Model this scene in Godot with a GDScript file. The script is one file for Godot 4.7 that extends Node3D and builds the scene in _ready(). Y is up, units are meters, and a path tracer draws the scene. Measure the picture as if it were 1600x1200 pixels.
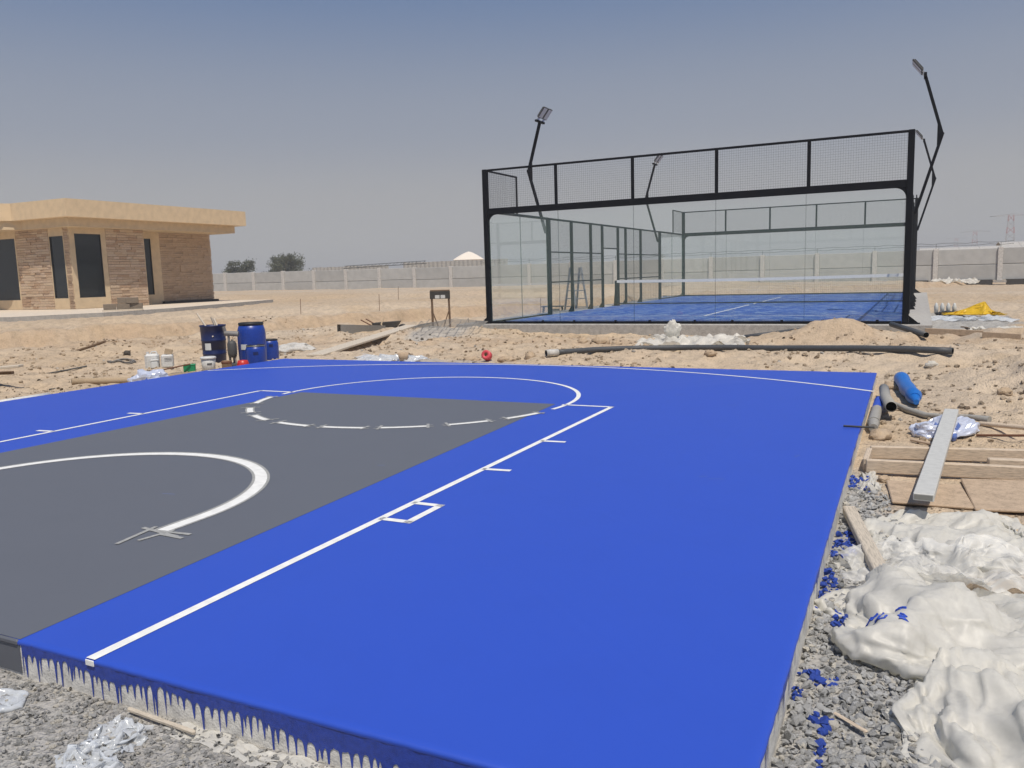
extends Node3D

var M := {}
var rng := RandomNumberGenerator.new()
var n_low := FastNoiseLite.new()
var n_mid := FastNoiseLite.new()
var n_fine := FastNoiseLite.new()
var n_rough := FastNoiseLite.new()
var used := {}
var heaps := []

# ------------------------------------------------------------------ helpers
func numbered(called: String) -> String:
	if not used.has(called):
		used[called] = 0
		return called
	used[called] += 1
	return "%s_%03d" % [called, used[called]]

func begin(smooth := false) -> SurfaceTool:
	var st := SurfaceTool.new()
	st.begin(Mesh.PRIMITIVE_TRIANGLES)
	st.set_smooth_group(0 if smooth else -1)
	return st

func mesh_of(st: SurfaceTool) -> ArrayMesh:
	st.generate_normals()
	return st.commit()

func obj(called: String, st, m: Material, parent: Node = null, at := Vector3.ZERO) -> MeshInstance3D:
	var o := MeshInstance3D.new()
	o.mesh = mesh_of(st) if st is SurfaceTool else st
	o.material_override = m
	if parent == null or parent == self:
		o.name = numbered(called)
		add_child(o, true)
	else:
		o.name = called
		parent.add_child(o, true)
	o.position = at
	return o

func tag(o: Node, label: String, category := "", group := "", kind := "") -> Node:
	if label: o.set_meta("label", label)
	if category: o.set_meta("category", category)
	if group: o.set_meta("group", group)
	if kind: o.set_meta("kind", kind)
	return o

func thing(called: String, label: String, category: String, at := Vector3.ZERO, turn := 0.0, group := "") -> Node3D:
	var o := Node3D.new()
	o.name = numbered(called)
	add_child(o, true)
	o.position = at
	o.rotation.y = turn
	tag(o, label, category, group)
	return o

func tri(st: SurfaceTool, a: Vector3, b: Vector3, c: Vector3) -> void:
	st.add_vertex(a); st.add_vertex(b); st.add_vertex(c)

# quad whose corners run counter-clockwise seen from its front
func quad(st: SurfaceTool, a: Vector3, b: Vector3, c: Vector3, d: Vector3) -> void:
	tri(st, a, c, b); tri(st, a, d, c)

func tri_out(st: SurfaceTool, a: Vector3, b: Vector3, c: Vector3, mid: Vector3) -> void:
	if (b - a).cross(c - a).dot((a + b + c) / 3.0 - mid) > 0.0: tri(st, a, c, b)
	else: tri(st, a, b, c)

func quad_out(st: SurfaceTool, a: Vector3, b: Vector3, c: Vector3, d: Vector3, mid: Vector3) -> void:
	tri_out(st, a, b, c, mid); tri_out(st, a, c, d, mid)

func box(st: SurfaceTool, c: Vector3, s: Vector3, b := Basis.IDENTITY) -> void:
	var h := s * 0.5
	for ax in 3:
		for sg in [-1.0, 1.0]:
			var n := Vector3.ZERO; n[ax] = h[ax] * sg
			var u := Vector3.ZERO; u[(ax + 1) % 3] = h[(ax + 1) % 3]
			var v := Vector3.ZERO; v[(ax + 2) % 3] = h[(ax + 2) % 3]
			quad_out(st, c + b * (n - u - v), c + b * (n + u - v), c + b * (n + u + v), c + b * (n - u + v), c)

# box with chamfered edges
func cbox(st: SurfaceTool, c: Vector3, s: Vector3, r: float, b := Basis.IDENTITY) -> void:
	var h := s * 0.5
	r = minf(r, minf(h.x, minf(h.y, h.z)) * 0.9)
	var P := func(sx: float, sy: float, sz: float, ax: int) -> Vector3:
		var p := Vector3(sx * (h.x - r), sy * (h.y - r), sz * (h.z - r))
		p[ax] += r * [sx, sy, sz][ax]
		return c + b * p
	var sg := [-1.0, 1.0]
	for s0 in sg:
		quad_out(st, P.call(s0, -1.0, -1.0, 0), P.call(s0, 1.0, -1.0, 0), P.call(s0, 1.0, 1.0, 0), P.call(s0, -1.0, 1.0, 0), c)
		quad_out(st, P.call(-1.0, s0, -1.0, 1), P.call(1.0, s0, -1.0, 1), P.call(1.0, s0, 1.0, 1), P.call(-1.0, s0, 1.0, 1), c)
		quad_out(st, P.call(-1.0, -1.0, s0, 2), P.call(1.0, -1.0, s0, 2), P.call(1.0, 1.0, s0, 2), P.call(-1.0, 1.0, s0, 2), c)
		for s1 in sg:
			quad_out(st, P.call(s0, s1, -1.0, 0), P.call(s0, s1, 1.0, 0), P.call(s0, s1, 1.0, 1), P.call(s0, s1, -1.0, 1), c)
			quad_out(st, P.call(s0, -1.0, s1, 0), P.call(s0, 1.0, s1, 0), P.call(s0, 1.0, s1, 2), P.call(s0, -1.0, s1, 2), c)
			quad_out(st, P.call(-1.0, s0, s1, 1), P.call(1.0, s0, s1, 1), P.call(1.0, s0, s1, 2), P.call(-1.0, s0, s1, 2), c)
			for s2 in sg:
				tri_out(st, P.call(s0, s1, s2, 0), P.call(s0, s1, s2, 1), P.call(s0, s1, s2, 2), c)

# a bar of rectangular section from a to b; w across, t thick (along "up")
func aim(a: Vector3, b: Vector3, up := Vector3.UP) -> Basis:
	var d := (b - a).normalized()
	if absf(d.dot(up)) > 0.98: up = Vector3.RIGHT
	var s := up.cross(d).normalized()
	return Basis(s, d.cross(s).normalized(), d)

func bar(st: SurfaceTool, a: Vector3, b: Vector3, w: float, t: float, r := 0.0, up := Vector3.UP) -> void:
	var bs := aim(a, b, up)
	if r > 0.0: cbox(st, (a + b) * 0.5, Vector3(w, t, a.distance_to(b)), r, bs)
	else: box(st, (a + b) * 0.5, Vector3(w, t, a.distance_to(b)), bs)

func tube(st: SurfaceTool, pts: Array, rad, sides := 10, caps := true) -> void:
	var rings := []
	for i in pts.size():
		var d: Vector3
		if i == 0: d = pts[1] - pts[0]
		elif i == pts.size() - 1: d = pts[i] - pts[i - 1]
		else: d = pts[i + 1] - pts[i - 1]
		var bs := aim(Vector3.ZERO, d)
		var r: float = rad[i] if rad is Array else rad
		var ring := []
		for k in sides:
			var a := TAU * k / sides
			ring.append(pts[i] + (bs.x * cos(a) + bs.y * sin(a)) * r)
		rings.append(ring)
	for i in rings.size() - 1:
		var mid: Vector3 = (pts[i] + pts[i + 1]) * 0.5
		for k in sides:
			var k2 := (k + 1) % sides
			quad_out(st, rings[i][k], rings[i][k2], rings[i + 1][k2], rings[i + 1][k], mid)
	if caps:
		st.set_smooth_group(-1)
		for e in [0, rings.size() - 1]:
			var inward: Vector3 = pts[1] if e == 0 else pts[e - 1]
			for k in sides:
				tri_out(st, pts[e], rings[e][k], rings[e][(k + 1) % sides], inward)
		st.set_smooth_group(0)

# hollow pipe: outer wall, inner wall and end rings
func pipe(st: SurfaceTool, pts: Array, r: float, thick := 0.006, sides := 16) -> void:
	tube(st, pts, r, sides, false)
	var n := pts.size()
	for e in [[0, 1], [n - 1, n - 2]]:
		var p: Vector3 = pts[e[0]]; var d: Vector3 = (pts[e[1]] - p).normalized()
		var bs := aim(Vector3.ZERO, d)
		var deep := minf(0.35, p.distance_to(pts[e[1]]))
		for k in sides:
			var a := TAU * k / sides; var b := TAU * (k + 1) / sides
			var ua := bs.x * cos(a) + bs.y * sin(a); var ub := bs.x * cos(b) + bs.y * sin(b)
			quad_out(st, p + ua * r, p + ub * r, p + ub * (r - thick), p + ua * (r - thick), p + d)
			quad(st, p + ua * (r - thick), p + ub * (r - thick), p + d * deep + ub * (r - thick), p + d * deep + ua * (r - thick))

# profile: Array of Vector2(radius, height)
func lathe(st: SurfaceTool, prof: Array, sides := 28, at := Vector3.ZERO) -> void:
	for i in prof.size() - 1:
		var p: Vector2 = prof[i]; var q: Vector2 = prof[i + 1]
		for k in sides:
			var a := TAU * k / sides; var b := TAU * (k + 1) / sides
			var A := at + Vector3(cos(a) * p.x, p.y, sin(a) * p.x); var B := at + Vector3(cos(b) * p.x, p.y, sin(b) * p.x)
			var C := at + Vector3(cos(b) * q.x, q.y, sin(b) * q.x); var D := at + Vector3(cos(a) * q.x, q.y, sin(a) * q.x)
			if p.x > 0.0001: tri(st, A, B, C)
			if q.x > 0.0001: tri(st, A, C, D)

# flat strip that follows a list of Vector2(x, z) on height y
func strip(st: SurfaceTool, pts: Array, w: float, y: float, off := 0.0) -> void:
	var L := []; var R := []
	for i in pts.size():
		var d: Vector2
		if i == 0: d = pts[1] - pts[0]
		elif i == pts.size() - 1: d = pts[i] - pts[i - 1]
		else: d = (pts[i] - pts[i - 1]).normalized() + (pts[i + 1] - pts[i]).normalized()
		d = d.normalized()
		var nrm := Vector2(-d.y, d.x)
		var a: Vector2 = pts[i] + nrm * (off + w * 0.5); var b: Vector2 = pts[i] + nrm * (off - w * 0.5)
		L.append(Vector3(a.x, y, a.y)); R.append(Vector3(b.x, y, b.y))
	for i in pts.size() - 1:
		for t in [[L[i], R[i], R[i + 1]], [L[i], R[i + 1], L[i + 1]]]:
			if (t[1] - t[0]).cross(t[2] - t[0]).y > 0.0: tri(st, t[0], t[2], t[1])
			else: tri(st, t[0], t[1], t[2])

func arc_pts(c: Vector2, r: float, a0: float, a1: float, n: int) -> Array:
	var out := []
	for i in n + 1:
		var a := deg_to_rad(lerpf(a0, a1, float(i) / n))
		out.append(c + Vector2(cos(a), -sin(a)) * r)
	return out

# ------------------------------------------------------------------ textures and materials
func noise_of(sd: int, freq: float, oct := 4, type := FastNoiseLite.TYPE_SIMPLEX_SMOOTH) -> FastNoiseLite:
	var n := FastNoiseLite.new()
	n.seed = sd; n.frequency = freq; n.noise_type = type
	n.fractal_type = FastNoiseLite.FRACTAL_FBM; n.fractal_octaves = oct
	return n

# seamless grey noise mapped through colours (sRGB); layers: [[noise, weight], ...]
func noise_tex(size: int, layers: Array, cols: Array, contrast := 1.0) -> ImageTexture:
	var acc := PackedFloat32Array(); acc.resize(size * size)
	var tot := 0.0
	for l in layers:
		var d: PackedByteArray = (l[0] as FastNoiseLite).get_seamless_image(size, size).get_data()
		for i in size * size: acc[i] += d[i] / 255.0 * l[1]
		tot += l[1]
	var bytes := PackedByteArray(); bytes.resize(size * size * 3)
	var lut := []
	for i in 256:
		var t := clampf((i / 255.0 - 0.5) * contrast + 0.5, 0.0, 1.0) * (cols.size() - 1)
		var k := mini(int(t), cols.size() - 2)
		lut.append((cols[k] as Color).lerp(cols[k + 1], t - k))
	for i in size * size:
		var c: Color = lut[clampi(int(acc[i] / tot * 255.0), 0, 255)]
		bytes[i * 3] = c.r8; bytes[i * 3 + 1] = c.g8; bytes[i * 3 + 2] = c.b8
	var img := Image.create_from_data(size, size, false, Image.FORMAT_RGB8, bytes)
	img.generate_mipmaps()
	return ImageTexture.create_from_image(img)

func g(v: float) -> Color: return Color(v, v, v)

func lin(r: float, gg: float, b: float) -> Color: return Color(r, gg, b).linear_to_srgb()

func mat(c: Color, rough := 0.8, metal := 0.0) -> StandardMaterial3D:
	var m := StandardMaterial3D.new()
	m.albedo_color = c; m.roughness = rough; m.metallic = metal
	m.cull_mode = BaseMaterial3D.CULL_DISABLED
	return m

func tri_mat(c: Color, tex: Texture2D, scale: float, rough: float, bump: Texture2D = null, bump_cm := 0.0, world := true) -> StandardMaterial3D:
	var m := mat(c, rough)
	m.albedo_texture = tex
	m.uv1_triplanar = true
	m.uv1_world_triplanar = world
	m.uv1_scale = Vector3.ONE * scale
	if bump:
		m.heightmap_enabled = true
		m.heightmap_texture = bump
		m.heightmap_scale = bump_cm
	return m

func make_materials() -> void:
	var nA := noise_of(11, 0.02, 5)
	var nB := noise_of(12, 0.09, 4)
	var nC := noise_of(13, 0.3, 3)
	var nW := noise_of(14, 0.035, 3, FastNoiseLite.TYPE_CELLULAR)
	var speck := noise_tex(512, [[nA, 1.0], [nB, 1.0], [nC, 1.3]], [g(0.66), g(0.86), g(0.95), g(1.0)], 1.7)
	var soft := noise_tex(512, [[nA, 1.6], [nB, 0.7]], [g(0.84), g(0.93), g(1.0)], 1.6)
	var faint := noise_tex(512, [[nA, 1.6], [nB, 0.4]], [g(0.93), g(0.97), g(1.0)], 1.5)
	var bumpt := noise_tex(512, [[nA, 1.0], [nB, 1.0], [nC, 0.7]], [g(0.0), g(1.0)], 1.6)
	var finebump := noise_tex(512, [[nB, 0.6], [nC, 1.0]], [g(0.0), g(1.0)], 1.5)
	var sandt := noise_tex(1024, [[noise_of(21, 0.012, 5), 1.1], [noise_of(22, 0.06, 4), 1.0], [noise_of(23, 0.25, 2), 0.9]], [g(0.70), g(0.89), g(0.97), g(1.0)], 1.9)
	var sandb := noise_tex(1024, [[noise_of(24, 0.02, 5), 1.2], [noise_of(25, 0.09, 4), 1.0], [nC, 0.4]], [g(0.0), g(1.0)], 1.7)
	M.sand = tri_mat(Color.WHITE, sandt, 0.32, 0.95, sandb, 3.0)
	M.sand.vertex_color_use_as_albedo = true
	M.clod = tri_mat(Color.WHITE, speck, 1.3, 0.95, bumpt, 1.0, false)
	M.clod.vertex_color_use_as_albedo = true
	M.stone = tri_mat(Color.WHITE, speck, 6.0, 0.88, finebump, 0.25, false)
	M.stone.vertex_color_use_as_albedo = true
	# court paints: a faint mottle of roller marks
	var rollt := noise_tex(1024, [[noise_of(31, 0.006, 4), 1.5], [noise_of(32, 0.03, 4), 0.6], [noise_of(33, 0.2, 2), 0.25]], [g(0.985), g(0.995), g(1.0)], 1.3)
	M.blue = tri_mat(lin(0.025, 0.080, 0.51), rollt, 0.3, 0.5, finebump, 0.03)
	M.grey = tri_mat(lin(0.118, 0.127, 0.150), rollt, 0.27, 0.55, finebump, 0.03)
	M.line = tri_mat(lin(0.88, 0.88, 0.85), faint, 1.1, 0.6)
	M.line_far = M.line
	M.tape = tri_mat(lin(0.42, 0.42, 0.40), soft, 2.0, 0.5)
	M.drip = tri_mat(lin(0.024, 0.065, 0.42), soft, 3.0, 0.32, finebump, 0.15)
	M.scuff = mat(lin(0.16, 0.21, 0.44), 0.7)
	M.cement = tri_mat(lin(0.52, 0.50, 0.46), speck, 0.9, 0.85, bumpt, 0.3)
	M.render = tri_mat(lin(0.80, 0.78, 0.73), soft, 1.7, 0.85, bumpt, 0.25)
	M.kerb = tri_mat(lin(0.50, 0.48, 0.45), speck, 0.5, 0.88, bumpt, 0.3)
	M.wallpanel = tri_mat(lin(0.51, 0.51, 0.495), faint, 0.10, 0.9)
	M.wallpanel2 = tri_mat(lin(0.46, 0.46, 0.448), faint, 0.08, 0.9)
	M.pilaster = tri_mat(lin(0.68, 0.655, 0.62), soft, 0.5, 0.9)
	M.bitumen = tri_mat(lin(0.06, 0.055, 0.05), speck, 0.8, 0.8)
	# padel
	var dustt := noise_tex(1024, [[noise_of(41, 0.012, 5), 1.2], [noise_of(42, 0.05, 4), 0.8]], [lin(0.012, 0.058, 0.29), lin(0.013, 0.062, 0.30), lin(0.035, 0.10, 0.34), lin(0.28, 0.36, 0.48)], 2.6)
	M.turf = tri_mat(Color.WHITE, dustt, 1.0, 0.85)
	M.turf.uv1_scale = Vector3(0.13, 0.2, 0.3)
	M.black = mat(lin(0.010, 0.011, 0.015), 0.6)
	M.black.metallic_specular = 0.2
	M.frame = mat(lin(0.014, 0.016, 0.02), 0.6)
	M.frame.metallic_specular = 0.25
	M.wire = mat(lin(0.04, 0.042, 0.048), 0.5, 0.3)
	M.net = mat(lin(0.02, 0.02, 0.025), 0.7)
	M.glass = mat(Color(0.60, 0.86, 0.76, 0.028), 0.02)
	M.glass.transparency = BaseMaterial3D.TRANSPARENCY_ALPHA
	M.glass_edge = mat(Color(0.30, 0.42, 0.39, 0.5), 0.1)
	M.glass_edge.transparency = BaseMaterial3D.TRANSPARENCY_ALPHA
	M.steel = mat(lin(0.55, 0.55, 0.55), 0.35, 0.8)
	M.lampglass = mat(lin(0.60, 0.60, 0.58), 0.5)
	M.alu = tri_mat(lin(0.58, 0.58, 0.55), faint, 1.5, 0.5)
	M.ladder = mat(lin(0.33, 0.34, 0.36), 0.45, 0.5)
	# building
	M.stucco = tri_mat(lin(0.74, 0.57, 0.37), faint, 0.22, 0.9)
	M.stucco2 = tri_mat(lin(0.66, 0.52, 0.345), faint, 0.25, 0.9)
	M.darkglass = mat(lin(0.018, 0.022, 0.026), 0.06)
	M.winframe = mat(lin(0.03, 0.03, 0.032), 0.4)
	for i in 5:
		var c: Array = [[0.70, 0.52, 0.36], [0.64, 0.47, 0.33], [0.74, 0.58, 0.42], [0.58, 0.40, 0.27], [0.72, 0.55, 0.41]][i]
		M["ledge%d" % i] = tri_mat(lin(c[0], c[1], c[2]), speck, 1.1, 0.92, bumpt, 0.6)
	M.mortar = mat(lin(0.50, 0.37, 0.26), 0.95)
	M.terrace = tri_mat(lin(0.70, 0.60, 0.48), faint, 0.4, 0.9)
	M.block = tri_mat(lin(0.27, 0.22, 0.17), speck, 1.5, 0.95, bumpt, 0.5)
	# wood
	var ng := noise_of(51, 0.03, 4)
	var woodt := noise_tex(512, [[ng, 1.0], [nB, 0.5], [nC, 0.3]], [g(0.74), g(0.90), g(1.0), g(0.92)], 1.7)
	M.wood = tri_mat(lin(0.70, 0.575, 0.44), woodt, 1.0, 0.88, finebump, 0.2, false)
	M.wood.uv1_scale = Vector3(7.0, 7.0, 0.6)
	M.woodgrey = tri_mat(lin(0.66, 0.58, 0.47), woodt, 1.0, 0.9, finebump, 0.2, false)
	M.woodgrey.uv1_scale = Vector3(6.0, 6.0, 0.5)
	M.wooddark = tri_mat(lin(0.20, 0.13, 0.08), woodt, 2.0, 0.9)
	M.ply = tri_mat(lin(0.58, 0.44, 0.31), speck, 0.8, 0.9)
	M.card = tri_mat(lin(0.50, 0.38, 0.25), soft, 4.0, 0.9)
	# plastics
	M.bag = tri_mat(lin(0.86, 0.84, 0.785), faint, 3.0, 0.45)
	M.bag.backlight_enabled = true; M.bag.backlight = Color(0.8, 0.8, 0.77)
	M.bag.albedo_color.a = 0.86
	M.bag.transparency = BaseMaterial3D.TRANSPARENCY_ALPHA
	M.bagfilm = mat(Color(0.87, 0.865, 0.845, 0.55), 0.45)
	M.bagfilm.transparency = BaseMaterial3D.TRANSPARENCY_ALPHA
	M.film = mat(Color(0.88, 0.90, 0.92, 0.55), 0.18)
	M.film.transparency = BaseMaterial3D.TRANSPARENCY_ALPHA
	M.sack = tri_mat(lin(0.66, 0.64, 0.60), soft, 2.0, 0.7, finebump, 0.2, false)
	M.foil = mat(lin(0.62, 0.66, 0.78), 0.25, 0.25)
	M.foilblue = mat(lin(0.10, 0.16, 0.42), 0.3)
	M.pvc = tri_mat(lin(0.40, 0.385, 0.35), soft, 3.0, 0.6)
	M.pipe = tri_mat(lin(0.075, 0.080, 0.088), soft, 2.0, 0.55)
	M.drum = tri_mat(lin(0.012, 0.055, 0.36), soft, 2.0, 0.36)
	M.navy = tri_mat(lin(0.010, 0.022, 0.11), soft, 2.0, 0.4)
	M.lid = mat(lin(0.018, 0.018, 0.02), 0.5)
	M.ring = mat(lin(0.30, 0.30, 0.28), 0.4, 0.6)
	M.white = tri_mat(lin(0.72, 0.72, 0.70), soft, 2.0, 0.5)
	M.label = mat(lin(0.62, 0.64, 0.64), 0.6)
	M.print_ink = mat(lin(0.05, 0.05, 0.06), 0.7)
	M.green = mat(lin(0.01, 0.24, 0.10), 0.5)
	M.red = mat(lin(0.55, 0.03, 0.02), 0.4)
	M.orange = mat(lin(0.75, 0.24, 0.02), 0.45)
	M.yellow = tri_mat(lin(0.80, 0.50, 0.008), soft, 2.0, 0.45, finebump, 0.2, false)
	M.rollblue = tri_mat(lin(0.01, 0.17, 0.62), soft, 3.0, 0.4)
	M.rust = tri_mat(lin(0.20, 0.09, 0.05), speck, 3.0, 0.85)
	M.darkmetal = tri_mat(lin(0.09, 0.09, 0.088), speck, 2.0, 0.6)
	M.greymetal = tri_mat(lin(0.27, 0.26, 0.245), speck, 2.0, 0.55)
	M.pink = mat(lin(0.62, 0.07, 0.09), 0.5)
	M.leaf = mat(lin(0.075, 0.085, 0.050), 0.7)
	M.leaf.vertex_color_use_as_albedo = true
	M.leaf.albedo_color = Color.WHITE
	M.bark = mat(lin(0.16, 0.12, 0.08), 0.95)
	M.sheet = tri_mat(lin(0.58, 0.55, 0.50), soft, 0.4, 0.6)
	M.pylon = mat(lin(0.46, 0.46, 0.46), 0.6)
	M.pylonred = mat(lin(0.46, 0.20, 0.19), 0.6)
	M.tent = mat(lin(0.80, 0.72, 0.62), 0.8)

# ------------------------------------------------------------------ ground shape
func bump2(x: float, z: float, cx: float, cz: float, rx: float, rz: float, h: float) -> float:
	var dx := (x - cx) / rx; var dz := (z - cz) / rz
	return h * exp(-(dx * dx + dz * dz))

func ground_height(x: float, z: float) -> float:
	var h := -0.10
	# west: the ground climbs in two banks to the terrace
	var wb := x + 0.41 * (z + 18.0) + n_low.get_noise_2d(x * 1.5, z * 1.5) * 1.0
	h += 0.38 * smoothstep(-12.5, -13.1, wb) - 0.08 * smoothstep(-13.4, -14.6, wb) + 0.18 * smoothstep(-15.6, -16.8, wb)
	h -= 0.10 * smoothstep(-30.0, -55.0, z)
	h += 0.14 * smoothstep(-40.0, -75.0, x)
	# second bank farther off
	h += 0.22 * smoothstep(-33.0, -34.6, z + n_low.get_noise_2d(x * 0.9, 40.0) * 3.0) * smoothstep(-6.0, -9.0, x)
	h -= 0.20 * smoothstep(-48.0, -64.0, z)
	# mounds and hollows of the dug sand
	h += bump2(x, z, 3.85, -15.95, 0.75, 0.55, 0.40) + bump2(x, z, 2.9, -15.9, 0.6, 0.5, 0.12) + bump2(x, z, 4.9, -15.9, 0.7, 0.5, 0.13)
	h += bump2(x, z, -4.7, -16.7, 0.9, 0.7, 0.22) + bump2(x, z, -5.9, -16.2, 0.9, 1.2, 0.14)
	h += bump2(x, z, 6.6, -10.2, 0.9, 1.2, 0.22) + bump2(x, z, 7.6, -8.4, 1.1, 0.8, 0.20) + bump2(x, z, 5.9, -12.4, 1.4, 0.6, 0.10)
	h += bump2(x, z, 1.8, -12.4, 3.4, 0.5, 0.10) + bump2(x, z, -4.3, -12.3, 0.5, 1.6, 0.08)
	h -= bump2(x, z, -5.5, -13.6, 0.42, 1.2, 0.42)
	h += bump2(x, z, -8.6, -16.6, 1.2, 0.8, 0.10) - bump2(x, z, -9.7, -19.7, 0.7, 0.6, 0.15)
	h += bump2(x, z, 9.0, -14.0, 1.5, 3.0, 0.20)
	for q in heaps:
		var dx: float = x - q[0]; var dz: float = z - q[1]
		if absf(dx) < q[2] * 2.2 and absf(dz) < q[3] * 2.2:
			h += q[4] * exp(-(dx * dx / (q[2] * q[2]) + dz * dz / (q[3] * q[3])))
	# rough surface
	var wild := 1.0 - smoothstep(22.0, 60.0, Vector2(x - 2.0, z + 10.0).length())
	var r := n_mid.get_noise_2d(x, z)
	h += (0.085 * (1.0 - absf(r) * 2.2) - 0.03 + 0.045 * n_fine.get_noise_2d(x, z) + 0.014 * n_rough.get_noise_2d(x, z)) * (0.35 + 0.65 * wild)
	h += 0.10 * n_low.get_noise_2d(x + 50.0, z)
	# levelled beside and under the slabs
	var d := maxf(maxf(-5.2 - x, x - 4.87), maxf(-9.75 - z, z))
	var low := -0.155 + 0.012 * n_fine.get_noise_2d(x * 1.7, z * 1.7) + 0.006 * n_rough.get_noise_2d(x, z)
	if d < 0.0: low -= 0.06 * smoothstep(0.0, -0.1, d)
	var near := 1.0 - smoothstep(0.15, 1.5, d)
	if z > -0.5: near = 1.0 - smoothstep(1.5, 4.0, d)
	elif x > 4.8 and z > -6.0: near = 1.0 - smoothstep(0.9, 1.9, d)
	h = lerpf(h, low, near)
	# under the padel base
	var e := maxf(maxf(-5.75 - x, x - 5.72), maxf(-38.2 - z, z + 17.05))
	if e < 0.9:
		h = lerpf(h, minf(h, 0.03), 1.0 - smoothstep(0.3, 0.9, e))
		if e < 0.0: h = lerpf(h, -0.1, smoothstep(0.0, -0.15, e))
	# under the terrace
	var t := maxf(x + 19.0, absf(z + 20.0) - 9.0)
	if t < 0.6: h = lerpf(minf(h, 0.40), h, smoothstep(0.0, 0.6, t))
	return h

func sand_colour(x: float, z: float) -> Color:
	var a := n_low.get_noise_2d(x * 0.8 + 9.0, z * 0.8) * 0.5 + 0.5
	var b := n_mid.get_noise_2d(x * 0.35 + 70.0, z * 0.35) * 0.5 + 0.5
	var c := Color(0.60, 0.455, 0.305).lerp(Color(0.66, 0.54, 0.405), clampf(a * 1.4 - 0.2, 0.0, 1.0))
	c = c.lerp(Color(0.58, 0.41, 0.235), clampf((b - 0.62) * 2.4, 0.0, 0.7))
	# browner, freshly dug sand in ragged patches along the banks
	var wb := x + 0.41 * (z + 18.0) + n_low.get_noise_2d(x * 1.5, z * 1.5) * 1.0
	var dug := smoothstep(0.9, 0.3, absf(wb + 12.7) + n_mid.get_noise_2d(x * 1.3, z * 1.3) * 0.9)
	dug = maxf(dug, smoothstep(0.8, 0.3, absf(z + 15.0 + 0.2 * x) * 0.5 + n_mid.get_noise_2d(x * 1.1 + 5.0, z * 1.1) * 1.1) * 0.7)
	c = c.lerp(Color(0.50, 0.345, 0.21), dug * 0.55)
	var grey := 0.0
	var gn := n_mid.get_noise_2d(x * 0.8 - 30.0, z * 0.8) * 0.6
	# crushed stone round the near court, cement wash beside the padel base
	var d := maxf(maxf(-5.2 - x, x - 4.87), maxf(-9.75 - z, z))
	if z > -0.4: grey = 1.0
	elif x > 4.6 and z > -6.5: grey = 1.0 - smoothstep(0.30, 0.55, d + gn * 0.35 + maxf(0.0, (-z - 3.2)) * 0.22 - maxf(0.0, z + 2.2) * 0.55)
	grey = maxf(grey, (1.0 - smoothstep(0.7, 1.1, Vector2((x - 6.3) / 1.35, (z + 21.5) / 5.2).length() + gn * 0.6)))
	grey = maxf(grey, 0.75 * (1.0 - smoothstep(0.6, 1.1, Vector2((x + 5.3) / 1.0, (z + 15.9) / 1.4).length() + gn)))
	grey = maxf(grey, 0.6 * (1.0 - smoothstep(0.6, 1.1, Vector2((x + 2.6) / 1.5, (z + 10.5) / 0.5).length() + gn)))
	grey = maxf(grey, 0.55 * (1.0 - smoothstep(0.5, 1.1, Vector2((x + 42.0) / 14.0, (z + 62.0) / 5.0).length() + gn)))
	c = c.lerp(Color(0.44, 0.435, 0.42), clampf(grey, 0.0, 1.0) * 0.92)
	return c

func graded(lo: float, hi: float, step: float, far_lo: float, far_hi: float, grow: float) -> PackedFloat32Array:
	var mid := []
	var n := int(round((hi - lo) / step))
	for i in n + 1: mid.append(lo + (hi - lo) * i / n)
	var s := step; var v := lo; var left := []
	while v > far_lo:
		s *= grow; v -= s; left.push_front(maxf(v, far_lo))
	s = step; v = hi
	var right := []
	while v < far_hi:
		s *= grow; v += s; right.append(minf(v, far_hi))
	return PackedFloat32Array(left + mid + right)

func build_ground() -> void:
	var xs := graded(-11.0, 8.5, 0.075, -1500.0, 1500.0, 1.028)
	var zs := graded(-19.5, 1.2, 0.075, -2500.0, 400.0, 1.026)
	var nx := xs.size(); var nz := zs.size()
	var v := PackedVector3Array(); v.resize(nx * nz)
	var col := PackedColorArray(); col.resize(nx * nz)
	var nr := PackedVector3Array(); nr.resize(nx * nz)
	for j in nz:
		for i in nx:
			v[j * nx + i] = Vector3(xs[i], ground_height(xs[i], zs[j]), zs[j])
			col[j * nx + i] = sand_colour(xs[i], zs[j])
	for j in nz:
		for i in nx:
			var a := v[j * nx + maxi(i - 1, 0)]; var b := v[j * nx + mini(i + 1, nx - 1)]
			var c := v[maxi(j - 1, 0) * nx + i]; var d := v[mini(j + 1, nz - 1) * nx + i]
			nr[j * nx + i] = (d - c).cross(b - a).normalized()
	var idx := PackedInt32Array(); idx.resize((nx - 1) * (nz - 1) * 6)
	var k := 0
	for j in nz - 1:
		for i in nx - 1:
			var q := j * nx + i
			idx[k] = q; idx[k + 1] = q + 1; idx[k + 2] = q + nx + 1
			idx[k + 3] = q; idx[k + 4] = q + nx + 1; idx[k + 5] = q + nx
			k += 6
	var arr := []; arr.resize(Mesh.ARRAY_MAX)
	arr[Mesh.ARRAY_VERTEX] = v; arr[Mesh.ARRAY_NORMAL] = nr; arr[Mesh.ARRAY_COLOR] = col; arr[Mesh.ARRAY_INDEX] = idx
	var am := ArrayMesh.new()
	am.add_surface_from_arrays(Mesh.PRIMITIVE_TRIANGLES, arr)
	var o := obj("ground", am, M.sand)
	tag(o, "dug and trodden tan desert sand of the building site", "ground", "", "structure")

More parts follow.
